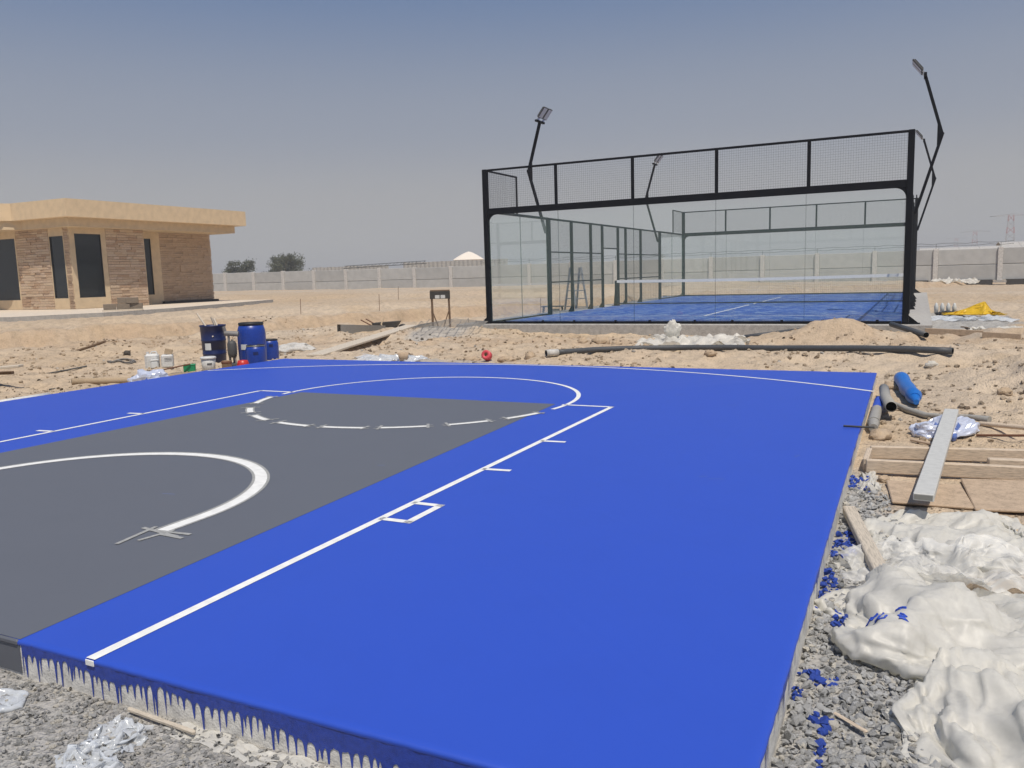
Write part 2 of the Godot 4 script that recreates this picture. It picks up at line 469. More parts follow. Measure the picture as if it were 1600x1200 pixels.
# irregular stone of about unit size
func rock_mesh(sd: int, rings := 4, sides := 6, rough := 0.35) -> ArrayMesh:
	var r := RandomNumberGenerator.new(); r.seed = sd
	var st := begin(false)
	var pts := []
	for j in rings + 1:
		var row := []
		var th := PI * j / rings
		for i in sides:
			var ph := TAU * (i + 0.5 * (j % 2)) / sides
			var q := 0.5 * (1.0 + r.randf_range(-rough, rough))
			row.append(Vector3(sin(th) * cos(ph) * q, cos(th) * q * 0.7, sin(th) * sin(ph) * q * 0.85))
		if j == 0 or j == rings:
			for i in sides: row[i] = row[0]
		pts.append(row)
	for j in rings:
		for i in sides:
			var i2 := (i + 1) % sides
			if j > 0: tri_out(st, pts[j][i], pts[j][i2], pts[j + 1][i], Vector3.ZERO)
			if j < rings - 1: tri_out(st, pts[j][i2], pts[j + 1][i2], pts[j + 1][i], Vector3.ZERO)
			elif j == rings - 1: pass
			if j == 0: tri_out(st, pts[0][0], pts[1][i], pts[1][i2], Vector3.ZERO)
	return mesh_of(st)

func scatter(called: String, m: Material, xf: Array, cols: Array, parent: Node, meshes: Array) -> void:
	for k in meshes.size():
		var ids := []
		for i in xf.size():
			if i % meshes.size() == k: ids.append(i)
		var mm := MultiMesh.new()
		mm.transform_format = MultiMesh.TRANSFORM_3D
		mm.use_colors = true
		mm.mesh = meshes[k]
		mm.instance_count = ids.size()
		for i in ids.size():
			mm.set_instance_transform(i, xf[ids[i]])
			mm.set_instance_color(i, cols[ids[i]])
		var o := MultiMeshInstance3D.new()
		o.multimesh = mm
		o.material_override = m
		o.name = called
		o.set_meta("kind", "stuff")
		parent.add_child(o, true)

func rand_basis(s: float) -> Basis:
	return Basis.from_euler(Vector3(rng.randf() * TAU, rng.randf() * TAU, rng.randf() * TAU)).scaled(Vector3(1, rng.randf_range(0.6, 1.0), 1) * s)

func build_gravel() -> void:
	var rocks := []
	for i in 5: rocks.append(rock_mesh(100 + i, 4, 6, 0.34))
	# right of the slab
	var xf := []; var cols := []
	var tries := 0
	while xf.size() < 17000 and tries < 120000:
		tries += 1
		var z := -6.2 + 7.0 * sqrt(rng.randf())
		var x := rng.randf_range(4.88, 6.3)
		if sand_colour(x, z).b < 0.388: continue
		var s := 0.010 + 0.036 * pow(rng.randf(), 2.4)
		if rng.randf() < 0.02: s *= 1.5
		var y := ground_height(x, z) + s * rng.randf_range(0.0, 0.35)
		xf.append(Transform3D(rand_basis(s), Vector3(x, y, z)))
		var t := rng.randf_range(0.72, 1.15)
		var c := Color(0.56 * t, 0.56 * t, 0.55 * t)
		if rng.randf() < 0.12: c = Color(0.70, 0.66, 0.58)
		if x < 5.02 and z < 0.1 and n_mid.get_noise_2d(x * 3.0, z * 2.2 + 20.0) > 0.02: c = Color(0.04, 0.10, 0.52)
		cols.append(c)
	var go := Node3D.new(); go.name = numbered("gravel_bed"); add_child(go)
	tag(go, "grey crushed stone strewn along the right edge of the blue slab", "gravel", "", "stuff")
	scatter("gravel", M.stone, xf, cols, go, rocks)
	# in front of the slab
	xf = []; cols = []
	while xf.size() < 17000:
		var x := rng.randf_range(0.9, 5.0); var z := 0.012 + 1.25 * pow(rng.randf(), 1.15)
		if x > 4.9: continue
		var s := 0.007 + 0.020 * pow(rng.randf(), 2.4)
		if rng.randf() < 0.02: s *= 1.5
		xf.append(Transform3D(rand_basis(s), Vector3(x, ground_height(x, z) + s * rng.randf_range(-0.1, 0.3), z)))
		var t := rng.randf_range(0.75, 1.15)
		var c := Color(0.48 * t, 0.475 * t, 0.46 * t)
		if rng.randf() < 0.15: c = Color(0.68, 0.64, 0.56)
		cols.append(c)
	var gf := Node3D.new(); gf.name = numbered("gravel_bed"); add_child(gf)
	tag(gf, "dusty grey gravel in front of the paint-dripped slab face", "gravel", "", "stuff")
	scatter("gravel", M.stone, xf, cols, gf, rocks)
	# clods of sand
	xf = []; cols = []
	while xf.size() < 15000:
		var x := rng.randf_range(-14.0, 10.0); var z := -19.0 + 17.0 * pow(rng.randf(), 0.8)
		var d := maxf(maxf(-5.25 - x, x - 4.95), maxf(-9.85 - z, z))
		if d < 0.03: continue
		if z < -16.95 and x > -5.8 and x < 5.8: continue
		if n_mid.get_noise_2d(x * 0.9 + 12.0, z * 0.9) < rng.randf_range(-0.35, 0.3): continue
		var s := 0.012 + 0.085 * pow(rng.randf(), 4.0)
		if z > -6.0 and s > 0.03: s = 0.03
		xf.append(Transform3D(rand_basis(s), Vector3(x, ground_height(x, z) + s * 0.1, z)))
		var c := sand_colour(x, z)
		var t := rng.randf_range(0.82, 1.12)
		c = Color(c.r * t, c.g * t, c.b * t)
		if rng.randf() < 0.05: c = Color(0.30, 0.22, 0.15)
		if rng.randf() < 0.03: c = Color(0.70, 0.66, 0.60)
		cols.append(c)
	var cl := Node3D.new(); cl.name = numbered("sand_clods"); add_child(cl)
	tag(cl, "small clods and pebbles of dry sand lying over the ground", "clods", "", "stuff")
	scatter("clod", M.clod, xf, cols, cl, rocks)

# ------------------------------------------------------------------ the near court
const SX0 := -5.17
const SX1 := 4.87
const SZ1 := -9.76
const FT := 6.197
const LW := 2.449

func drip_face(st: SurfaceTool, length: float, at: Callable, sd: int, band: Callable, gap := 1.0) -> void:
	var r := RandomNumberGenerator.new(); r.seed = sd
	var n := int(length / 0.0035)
	var low := PackedFloat32Array(); low.resize(n + 1)
	for i in n + 1:
		var s := length * i / n
		low[i] = band.call(s) + 0.006 * n_fine.get_noise_1d(s * 9.0) + 0.004 * n_rough.get_noise_1d(s * 6.0)
	var s0 := 0.0
	while s0 < length:
		var w := r.randf_range(0.003, 0.0075)
		var deep := 0.03 + 0.09 * pow(r.randf(), 1.3)
		for i in n + 1:
			var q := absf(length * i / n - s0) / w
			if q < 3.2:
				var f := 1.0 if q < 0.6 else pow(clampf((3.2 - q) / 2.6, 0.0, 1.0), 3.0) * 0.45
				if q < 1.0: f = maxf(f, sqrt(1.0 - q * q))
				low[i] = maxf(low[i], minf(band.call(s0) + deep * f, 0.15))
		s0 += r.randf_range(0.012, 0.05) * gap
	for i in n:
		var a := length * i / n; var b := length * (i + 1) / n
		if low[i] < 0.002 and low[i + 1] < 0.002: continue
		quad(st, at.call(a, -low[i]), at.call(b, -low[i + 1]), at.call(b, 0.0), at.call(a, 0.0))

func tape_end(st: SurfaceTool, c: Vector2, dir: float, ln: float) -> void:
	var d := Vector2(cos(dir), sin(dir)) * ln * 0.5
	strip(st, [c - d, c + d], 0.028, 0.0044 + rng.randf() * 0.001)

func build_court() -> void:
	var slab := Node3D.new(); slab.name = "court_slab"; used["court_slab"] = 0
	add_child(slab)
	tag(slab, "raised concrete slab painted blue with a grey basketball key", "court", "", "structure")
	# concrete body, edges slightly uneven
	var st := begin(false)
	box(st, Vector3((SX0 + SX1) * 0.5, -0.125, SZ1 * 0.5), Vector3(SX1 - SX0, 0.238, -SZ1))
	obj("concrete_body", st, M.render, slab)
	# blue top with a rolled, wavy edge
	st = begin(true)
	var n := 240
	var edge := []
	for i in n: edge.append(Vector2(lerpf(SX0, SX1, float(i) / n), 0.0))
	for i in n: edge.append(Vector2(SX1, lerpf(0.0, SZ1, float(i) / n)))
	for i in n: edge.append(Vector2(lerpf(SX1, SX0, float(i) / n), SZ1))
	for i in n: edge.append(Vector2(SX0, lerpf(SZ1, 0.0, float(i) / n)))
	var mid := Vector2((SX0 + SX1) * 0.5, SZ1 * 0.5)
	var rows := [[-0.03, 0.0], [-0.004, -0.001], [0.005, -0.006], [0.0065, -0.014], [0.004, -0.022]]
	var loops := []
	for rw in rows:
		var lp := []
		for p in edge:
			var o := Vector2(signf(p.x - mid.x) if absf(absf(p.x - mid.x) - (SX1 - SX0) * 0.5) < 0.001 else 0.0, signf(p.y - mid.y) if absf(absf(p.y - mid.y) + SZ1 * 0.5) < 0.001 else 0.0)
			var w := (0.0035 * n_rough.get_noise_2d(p.x * 3.0, p.y * 3.0) + 0.003 * n_fine.get_noise_2d(p.x * 4.0, p.y * 4.0)) if rw[0] > -0.02 else 0.0
			var q: Vector2 = p + o * (rw[0] + w)
			lp.append(Vector3(q.x, rw[1] + w * 0.3, q.y))
		loops.append(lp)
	for k in rows.size() - 1:
		for i in edge.size():
			var j := (i + 1) % edge.size()
			quad_out(st, loops[k][i], loops[k][j], loops[k + 1][j], loops[k + 1][i], Vector3(mid.x, -2.0, mid.y))
	for i in edge.size():
		tri_out(st, Vector3(mid.x, 0, mid.y), loops[0][i], loops[0][(i + 1) % edge.size()], Vector3(mid.x, -2.0, mid.y))
	obj("blue_paint", st, M.blue, slab)
	# drips on the two faces in view
	st = begin(false)
	drip_face(st, SX1 - 2.0, func(s: float, y: float) -> Vector3: return Vector3(2.0 + s, y - 0.012, 0.003), 5, func(s: float) -> float: return 0.026 + 0.025 * smoothstep(0.1, 0.8, s) + 0.045 * smoothstep(1.1, 2.4, s) + 0.012 * sin(s * 5.0) + 0.012 * sin(s * 13.0 + 1.0))
	tag(obj("paint_drips", st, M.drip, slab), "dark blue paint running down the front face")
	st = begin(false)
	drip_face(st, -SZ1, func(s: float, y: float) -> Vector3: return Vector3(SX1 + 0.003, y - 0.012, -s), 6, func(s: float) -> float: return 0.006 + 0.09 * maxf(0.0, n_mid.get_noise_1d(s * 1.5 + 3.0) - 0.08), 3.0)
	tag(obj("paint_drips", st, M.drip, slab), "blue paint running down the right face")
	st = begin(false)
	box(st, Vector3((SX0 + 1.99) * 0.5 + 0.0, -0.075, 0.0022), Vector3(1.985 - SX0, 0.135, 0.004))
	cbox(st, Vector3((SX0 + 1.99) * 0.5 + 1.6, -0.0108, 0.0035), Vector3(1.985 - SX0 - 3.2, 0.024, 0.0165), 0.006)
	obj("grey_face_paint", st, M.grey, slab)
	# the lane line runs over the edge
	st = begin(false)
	cbox(st, Vector3(LW - 0.025, -0.0135, 0.0085), Vector3(0.047, 0.024, 0.005), 0.002)
	obj("line_end", st, M.line, slab)
	# grey key
	st = begin(false)
	quad(st, Vector3(-1.99, 0.0012, -0.002), Vector3(1.99, 0.0012, -0.002), Vector3(1.77, 0.0012, -FT), Vector3(-1.77, 0.0012, -FT))
	obj("grey_key", st, M.grey, slab)
	# lines
	var y := 0.0022
	var put := func(pts: Array, w: float) -> void:
		var s := begin(false)
		strip(s, pts, w, y)
		obj("painted_line", s, M.line, slab)
	put.call([Vector2(LW - 0.025, 0.004), Vector2(LW - 0.025, -FT)], 0.05)
	put.call([Vector2(-LW + 0.025, -0.004), Vector2(-LW + 0.025, -FT)], 0.05)
	y = 0.0026
	put.call([Vector2(LW, -FT + 0.025), Vector2(1.86, -FT + 0.025)], 0.05)
	put.call([Vector2(-LW, -FT + 0.025), Vector2(-1.86, -FT + 0.025)], 0.05)
	y = 0.0022
	put.call(arc_pts(Vector2(0, -1.63), 8.03, 52.4, 129.4, 90), 0.05)
	y = 0.0039
	var ctr := Vector2(0, -FT)
	put.call(arc_pts(ctr, 1.905, -10.0, 186.0, 104), 0.05)
	var dashes := [[-30.8, -17.7], [-49.3, -36.5], [-68.9, -55.0], [-87.1, -73.3], [-105.4, -91.8], [-124.5, -112.0], [-141.6, -130.5], [-167.0, -151.0]]
	for dd in dashes: put.call(arc_pts(ctr, 1.915, dd[0], dd[1], 8), 0.062)
	var ra := [Vector2(-1.345, -1.2)] + arc_pts(Vector2(0, -1.57), 1.345, 180.0, 0.0, 72) + [Vector2(1.345, -1.27)]
	put.call(ra, 0.088)
	y = 0.0030
	for tz in [3.25, 4.32]:
		put.call([Vector2(LW - 0.03, -tz), Vector2(2.64, -tz - 0.02)], 0.05)
		put.call([Vector2(-LW + 0.03, -tz), Vector2(-2.64, -tz + 0.02)], 0.05)
	for sx in [1.0, -1.0]:
		put.call([Vector2(sx * (LW - 0.03), -1.935), Vector2(sx * 2.645, -1.935)], 0.05)
		put.call([Vector2(sx * (LW - 0.03), -2.295), Vector2(sx * 2.645, -2.295)], 0.05)
	y = 0.0034
	for sx in [1.0, -1.0]:
		put.call([Vector2(sx * 2.62, -1.91), Vector2(sx * 2.62, -2.32)], 0.05)
	# pale scuffs on the blue paint
	for q in [[4.08, -3.52, 0.3, 0.055], [3.98, -3.56, 0.5, 0.03], [3.6, -6.6, 0.1, 0.05], [2.9, -7.2, 0.2, 0.06], [4.5, -4.4, 1.2, 0.04], [1.2, -8.6, 0.0, 0.08], [0.7, -1.9, 0.2, 0.05], [1.62, -3.1, 0.4, 0.03]]:
		st = begin(false)
		var sd: Vector2 = Vector2(cos(q[2]), -sin(q[2])) * float(q[3])
		strip(st, [Vector2(q[0], q[1]) - sd, Vector2(q[0], q[1]) + sd * 0.2, Vector2(q[0], q[1] + 0.004) + sd], 0.006, 0.0018)
		obj("scuff_mark", st, M.scuff, slab)
	# masking tape left round the taped lines
	st = begin(false)
	for s in [-1.0, 1.0]:
		var rr := []
		for p in ra.size():
			rr.append(ra[p])
		strip(st, rr, 0.020, 0.0034, s * 0.052)
	for e in [[Vector2(1.36, -1.25), 0.15, 0.34], [Vector2(1.42, -1.27), -0.08, 0.30], [Vector2(1.28, -1.16), 1.40, 0.32], [Vector2(1.39, -1.20), 1.75, 0.22], [Vector2(1.48, -1.22), 0.05, 0.2]]:
		tape_end(st, e[0], e[1], e[2])
	for dd in dashes:
		for s in [-1.0, 1.0]:
			strip(st, arc_pts(ctr, 1.915 + s * 0.040, dd[0] - 1.6, dd[1] + 1.6, 8), 0.018, 0.0034 + 0.0003 * s)
		for a in dd:
			var q := deg_to_rad(a)
			tape_end(st, ctr + Vector2(cos(q), -sin(q)) * 1.915, -q + rng.randf_range(-0.25, 0.25), rng.randf_range(0.16, 0.24))
	obj("masking_tape", st, M.tape, slab)

# ------------------------------------------------------------------ padel court
const PY := 0.148
const PYAW := 0.012

func wire_panel(st: SurfaceTool, o: Vector3, u: Vector3, w: float, h: float, pitch := 0.05, t := 0.0026) -> void:
	var n := int(w / pitch); var m := int(h / pitch)
	var b := Basis(u, Vector3.UP, u.cross(Vector3.UP))
	for i in range(1, n): box(st, o + u * (w * i / n) + Vector3.UP * h * 0.5, Vector3(t, h, t), b)
	for j in range(1, m): box(st, o + u * w * 0.5 + Vector3.UP * (h * j / m) + u.cross(Vector3.UP) * t, Vector3(w, t, t), b)

func pbar(called: String, a: Vector3, b: Vector3, w: float, t: float, parent: Node, m: Material, up := Vector3.UP) -> void:
	var s := begin(false)
	bar(s, a, b, w, t, 0.006, up)
	obj(called, s, m, parent)

func gusset(parent: Node, c: Vector3, du: Vector3, m: Material) -> void:
	# rounded web in the corner between beam and post
	var s := begin(false)
	var r := 0.22
	var nrm := du.cross(Vector3.UP).normalized() * 0.03
	var arc := []
	for i in 7:
		var a := PI * 0.5 * i / 6
		arc.append(c + du * r * (1.0 - sin(a)) + Vector3.DOWN * r * (1.0 - cos(a)))
	for i in 6:
		var md: Vector3 = (c + arc[i] + arc[i + 1]) / 3.0
		for sg in [-1.0, 1.0]:
			tri_out(s, c + nrm * sg, arc[i] + nrm * sg, arc[i + 1] + nrm * sg, md)
		quad_out(s, arc[i] - nrm, arc[i + 1] - nrm, arc[i + 1] + nrm, arc[i] + nrm, c)
	obj("gusset", s, m, parent)

func glass_pane(parent: Node, o: Vector3, u: Vector3, w: float, h: float) -> void:
	var s := begin(false)
	var b := Basis(u, Vector3.UP, u.cross(Vector3.UP))
	box(s, o + u * w * 0.5 + Vector3.UP * h * 0.5, Vector3(w - 0.008, h, 0.010), b)
	var p := obj("glass_pane", s, M.glass, parent)
	for e in [0.006, w - 0.006]:
		s = begin(false)
		box(s, o + u * e + Vector3.UP * h * 0.5, Vector3(0.003, h, 0.012), b)
		obj("polished_edge", s, M.glass_edge, p)

func build_padel() -> void:
	# concrete base
	var base := Node3D.new(); base.name = "padel_base"; used["padel_base"] = 0
	add_child(base); base.position = Vector3(-4.823, 0, -17.423); base.rotation.y = -PYAW
	tag(base, "concrete plinth of the padel court with pale kerb", "plinth", "", "structure")
	var s := begin(false)
	cbox(s, Vector3(4.82, -0.02, -10.2), Vector3(11.4, 0.32, 20.95), 0.012)
	obj("plinth", s, M.kerb, base)
	s = begin(false)
	quad(s, Vector3(0.0, PY + 0.003, 0.0), Vector3(10.0, PY + 0.003, 0.0), Vector3(10.0, PY + 0.003, -20.0), Vector3(0.0, PY + 0.003, -20.0))
	obj("blue_surface", s, M.turf, base)
	for l in [[Vector2(0.05, -3.05), Vector2(9.95, -3.05)], [Vector2(0.05, -16.95), Vector2(9.95, -16.95)], [Vector2(5.0, -3.1), Vector2(5.0, -9.6)], [Vector2(5.0, -10.4), Vector2(5.0, -16.9)]]:
		s = begin(false)
		strip(s, l, 0.05, PY + 0.008)
		obj("court_line", s, M.line, base)
	# enclosure
	var t := thing("padel_enclosure", "black steel and glass padel cage standing on the blue court", "sports cage", Vector3(-4.823, PY, -17.423), -PYAW)
	var X := Vector3.RIGHT; var Z := Vector3.FORWARD
	for v in [0.0, 20.0]:
		var out := 1.0 if v == 0.0 else -1.0
		var m: Material = M.black if v == 0.0 else M.frame
		for u in [0.0, 10.0]:
			s = begin(false)
			cbox(s, Vector3(u, 2.0, -v), Vector3(0.13, 4.0, 0.13), 0.01)
			obj("corner_post", s, m, t)
			# triangular foot on the outside
			s = begin(false)
			var sg := -1.0 if u == 0.0 else 1.0
			var f0 := Vector3(u + sg * 0.066, 0.004, -v)
			for q in [-0.012, 0.012]:
				tri(s, f0 + Vector3(0, 0, q), f0 + Vector3(0, 0.17, q), f0 + Vector3(sg * 0.2, 0, q))
			quad_out(s, f0 + Vector3(0, 0.17, -0.012), f0 + Vector3(0, 0.17, 0.012), f0 + Vector3(sg * 0.2, 0, 0.012), f0 + Vector3(sg * 0.2, 0, -0.012), f0)
			cbox(s, f0 + Vector3(sg * 0.07, 0.006, 0), Vector3(0.3, 0.012, 0.2), 0.003)
			obj("foot", s, m, t)
		pbar("top_rail", Vector3(0.065, 3.975, -v), Vector3(9.935, 3.975, -v), 0.05, 0.05, t, m)
		pbar("beam", Vector3(0.065, 2.92, -v), Vector3(9.935, 2.92, -v), 0.08, 0.16, t, m)
		pbar("base_rail", Vector3(0.07, 0.03, -v), Vector3(9.93, 0.03, -v), 0.06, 0.05, t, m)
		gusset(t, Vector3(0.065, 2.84, -v), X, m); gusset(t, Vector3(9.935, 2.84, -v), -X, m)
		for k in [2.0, 4.0, 6.0, 8.0]:
			pbar("upright", Vector3(k, 3.0, -v), Vector3(k, 3.95, -v), 0.075, 0.045, t, m, Z)
		for k in 5:
			s = begin(false)
			wire_panel(s, Vector3(k * 2.0 + 0.03, 3.0, -v), X, 1.94, 0.95)
			tag(obj("wire_mesh", s, M.wire, t), "", "", "", "stuff")
			glass_pane(t, Vector3(0.07 + k * 1.972, 0.055, -v), X, 1.972, 2.785)
			# clips along the foot of the glass
			if v == 0.0:
				for q in [0.4, 1.5]:
					s = begin(false)
					cbox(s, Vector3(0.07 + k * 1.972 + q, 0.06, 0.035), Vector3(0.06, 0.05, 0.02), 0.004)
					obj("clip", s, m, t)
	# long sides
	for u in [0.0, 10.0]:
		var sg := 1.0 if u == 0.0 else -1.0
		for v in [[0.065, 0.0], [19.935, 0.0]]:
			var far: bool = v[0] > 10.0
			var z0: float = v[0]; var z1 := 4.0 if not far else 16.0
			var y3 := 2.93
			pbar("top_rail", Vector3(u, y3, -z0), Vector3(u, y3, -z1), 0.06, 0.07, t, M.frame)
			pbar("base_rail", Vector3(u, 0.03, -z0), Vector3(u, 0.03, -z1), 0.05, 0.04, t, M.frame)
			for k in 2:
				var q := z0 + (z1 - z0) * k / 2.0 if not far else z1 + (z0 - z1) * k / 2.0
				glass_pane(t, Vector3(u, 0.05, -q), Z, 1.95, 2.84)
			# mesh return above the glass
			var zr := 1.85 if not far else 18.15
			pbar("top_rail", Vector3(u, 3.975, -z0), Vector3(u, 3.975, -zr), 0.04, 0.045, t, M.frame)
			pbar("upright", Vector3(u, 2.965, -zr), Vector3(u, 3.997, -zr), 0.045, 0.045, t, M.frame)
			s = begin(false)
			wire_panel(s, Vector3(u, 3.0, -minf(z0, zr)), Z, absf(zr - z0), 0.95)
			tag(obj("wire_mesh", s, M.wire, t), "", "", "", "stuff")
		# wide posts that carry the lamps
		for v in [4.0, 16.0]:
			s = begin(false)
			cbox(s, Vector3(u, 1.48, -v), Vector3(0.08, 2.96, 0.20), 0.01)
			obj("lamp_post_column", s, M.frame, t)
		var posts := [5.85, 7.6, 8.75, 10.45, 11.35, 13.25]
		for v in posts:
			pbar("post", Vector3(u, 0.0, -v), Vector3(u, 2.9, -v), 0.07, 0.09, t, M.frame, X)
			s = begin(false)
			var c := Vector3(u - sg * 0.16, 0.0, -v)
			for q in [-0.01, 0.01]: tri(s, Vector3(u - sg * 0.04, 0.005, -v + q), Vector3(u - sg * 0.04, 0.2, -v + q), c + Vector3(0, 0.005, q))
			quad_out(s, Vector3(u - sg * 0.04, 0.2, -v - 0.01), Vector3(u - sg * 0.04, 0.2, -v + 0.01), c + Vector3(0, 0.005, 0.01), c + Vector3(0, 0.005, -0.01), Vector3(u, 0, -v))
			obj("foot", s, M.frame, t)
		pbar("top_rail", Vector3(u, 2.93, -4.1), Vector3(u, 2.93, -15.9), 0.05, 0.06, t, M.frame)
		var bays := [4.1] + posts + [15.9]
		for k in bays.size() - 1:
			var a: float = bays[k] + 0.045; var b: float = bays[k + 1] - 0.045
			if k == 3:   # open doorway with mesh above it
				pbar("rail", Vector3(u, 2.12, -a), Vector3(u, 2.12, -b), 0.04, 0.045, t, M.frame)
				s = begin(false)
				wire_panel(s, Vector3(u, 2.14, -a), Z, b - a, 0.76)
				tag(obj("wire_mesh", s, M.wire, t), "", "", "", "stuff")
				continue
			for hh in [1.0, 1.93]:
				pbar("rail", Vector3(u, hh, -a), Vector3(u, hh, -b), 0.035, 0.04, t, M.frame)
			s = begin(false)
			wire_panel(s, Vector3(u, 0.04, -a), Z, b - a, 2.86)
			tag(obj("wire_mesh", s, M.wire, t), "", "", "", "stuff")
	# small bolts on the corner posts
	for q in [[0.075, 2.55], [0.075, 1.5], [0.075, 0.5]]:
		s = begin(false)
		cbox(s, Vector3(q[0], q[1], 0.03), Vector3(0.05, 0.03, 0.03), 0.006)
		obj("bolt", s, M.black, t)
	# net
	var nt := thing("padel_net", "low black net with white top band across the blue padel court", "net", Vector3(-4.823, PY, -17.423) + Vector3(0, 0, -10.0).rotated(Vector3.UP, -PYAW), -PYAW)
	for u in [0.06, 9.94]:
		s = begin(false)
		cbox(s, Vector3(u, 0.47, 0), Vector3(0.08, 0.94, 0.06), 0.008)
		cbox(s, Vector3(u, 0.012, 0), Vector3(0.24, 0.015, 0.3), 0.003)
		bar(s, Vector3(u - 0.02 * signf(5.0 - u), 0.02, 0.14), Vector3(u, 0.86, 0.0), 0.05, 0.03)
		obj("net_post", s, M.black, nt)
	s = begin(false)
	var pu := 0.0
	for k in 20:
		var y0 := 0.905 - 0.035 * sin(PI * k / 20.0); var y1 := 0.905 - 0.035 * sin(PI * (k + 1) / 20.0)
		bar(s, Vector3(0.1 + 9.8 * k / 20.0, y0, 0), Vector3(0.1 + 9.8 * (k + 1) / 20.0, y1, 0), 0.012, 0.10)
	obj("white_band", s, M.line, nt)
	s = begin(false)
	for k in range(1, 160): box(s, Vector3(0.1 + 9.8 * k / 160.0, 0.48, 0), Vector3(0.003, 0.80, 0.003))
	for k in range(1, 14): box(s, Vector3(5.0, 0.08 + 0.8 * k / 14.0, 0), Vector3(9.8, 0.003, 0.003))
	tag(obj("netting", s, M.net, nt), "", "", "", "stuff")
	s = begin(false)
	bar(s, Vector3(0.1, 0.075, 0), Vector3(9.9, 0.075, 0), 0.012, 0.05)
	obj("bottom_band", s, M.net, nt)

func floodlight(side: float, v: float, label: String) -> void:
	# side -1: left of the cage, +1: right; origin on the top of the wide post
	var u := 0.0 if side < 0.0 else 10.0
	var p := Vector3(-4.823, PY, -17.423) + Vector3(u, 2.6, -v).rotated(Vector3.UP, -PYAW)
	var t := thing("floodlight_pole", label, "floodlight", p, -PYAW, "floodlight poles on the padel cage")
	var o := side
	var b0 := Vector3(o * 0.08, -0.1, 0); var el := Vector3(o * 0.62, 1.78, 0); var top := Vector3(o * 0.20, 3.22, 0)
	var s := begin(false)
	bar(s, b0, el, 0.10, 0.07, 0.008, Vector3(1, 0, 0))
	obj("lower_arm", s, M.black, t)
	s = begin(false)
	bar(s, el, top, 0.10, 0.07, 0.008, Vector3(1, 0, 0))
	obj("upper_arm", s, M.black, t)
	# knuckle plate at the elbow
	s = begin(false)
	var nz := Vector3(0, 0, 0.052)
	var k := [el + Vector3(o * 0.045, 0.02, 0), el + (top - el).normalized() * 0.26 + Vector3(-o * 0.04, 0, 0), el + (b0 - el).normalized() * 0.26 + Vector3(-o * 0.04, 0, 0)]
	for sg in [-1.0, 1.0]: tri_out(s, k[0] + nz * sg, k[1] + nz * sg, k[2] + nz * sg, el)
	for i in 3: quad_out(s, k[i] - nz, k[(i + 1) % 3] - nz, k[(i + 1) % 3] + nz, k[i] + nz, (k[0] + k[1] + k[2]) / 3.0)
	obj("elbow_plate", s, M.black, t)
	s = begin(false)
	bar(s, top + Vector3(0, 0, -0.30), top + Vector3(0, 0, 0.30), 0.07, 0.06, 0.006)
	obj("cross_bar", s, M.black, t)
	for q in [-0.17, 0.17]:
		# lamp boxes tilt towards the middle of the court
		var dir := Vector3(-o * 0.62, 0.78, 0).normalized()
		var nrm := Vector3(-o * 0.78, -0.62, 0).normalized()
		var bs := Basis(Vector3(0, 0, 1), dir, Vector3(0, 0, 1).cross(dir))
		var c := top + dir * 0.25 + Vector3(-o * 0.02, 0.03, q)
		s = begin(false)
		cbox(s, c, Vector3(0.28, 0.36, 0.045), 0.012, bs)
		for f in 6: box(s, c - nrm * 0.032 + Vector3(0, 0, -0.11 + 0.044 * f), Vector3(0.006, 0.3, 0.03), bs)
		var lb := obj("lamp_housing", s, M.darkmetal, t)
		s = begin(false)
		box(s, c + nrm * 0.0245, Vector3(0.23, 0.31, 0.005), bs)
		obj("lens", s, M.lampglass, lb)
		s = begin(false)
		bar(s, top + Vector3(0, 0.02, q), c - dir * 0.16, 0.12, 0.02)
		obj("bracket", s, M.steel, t)

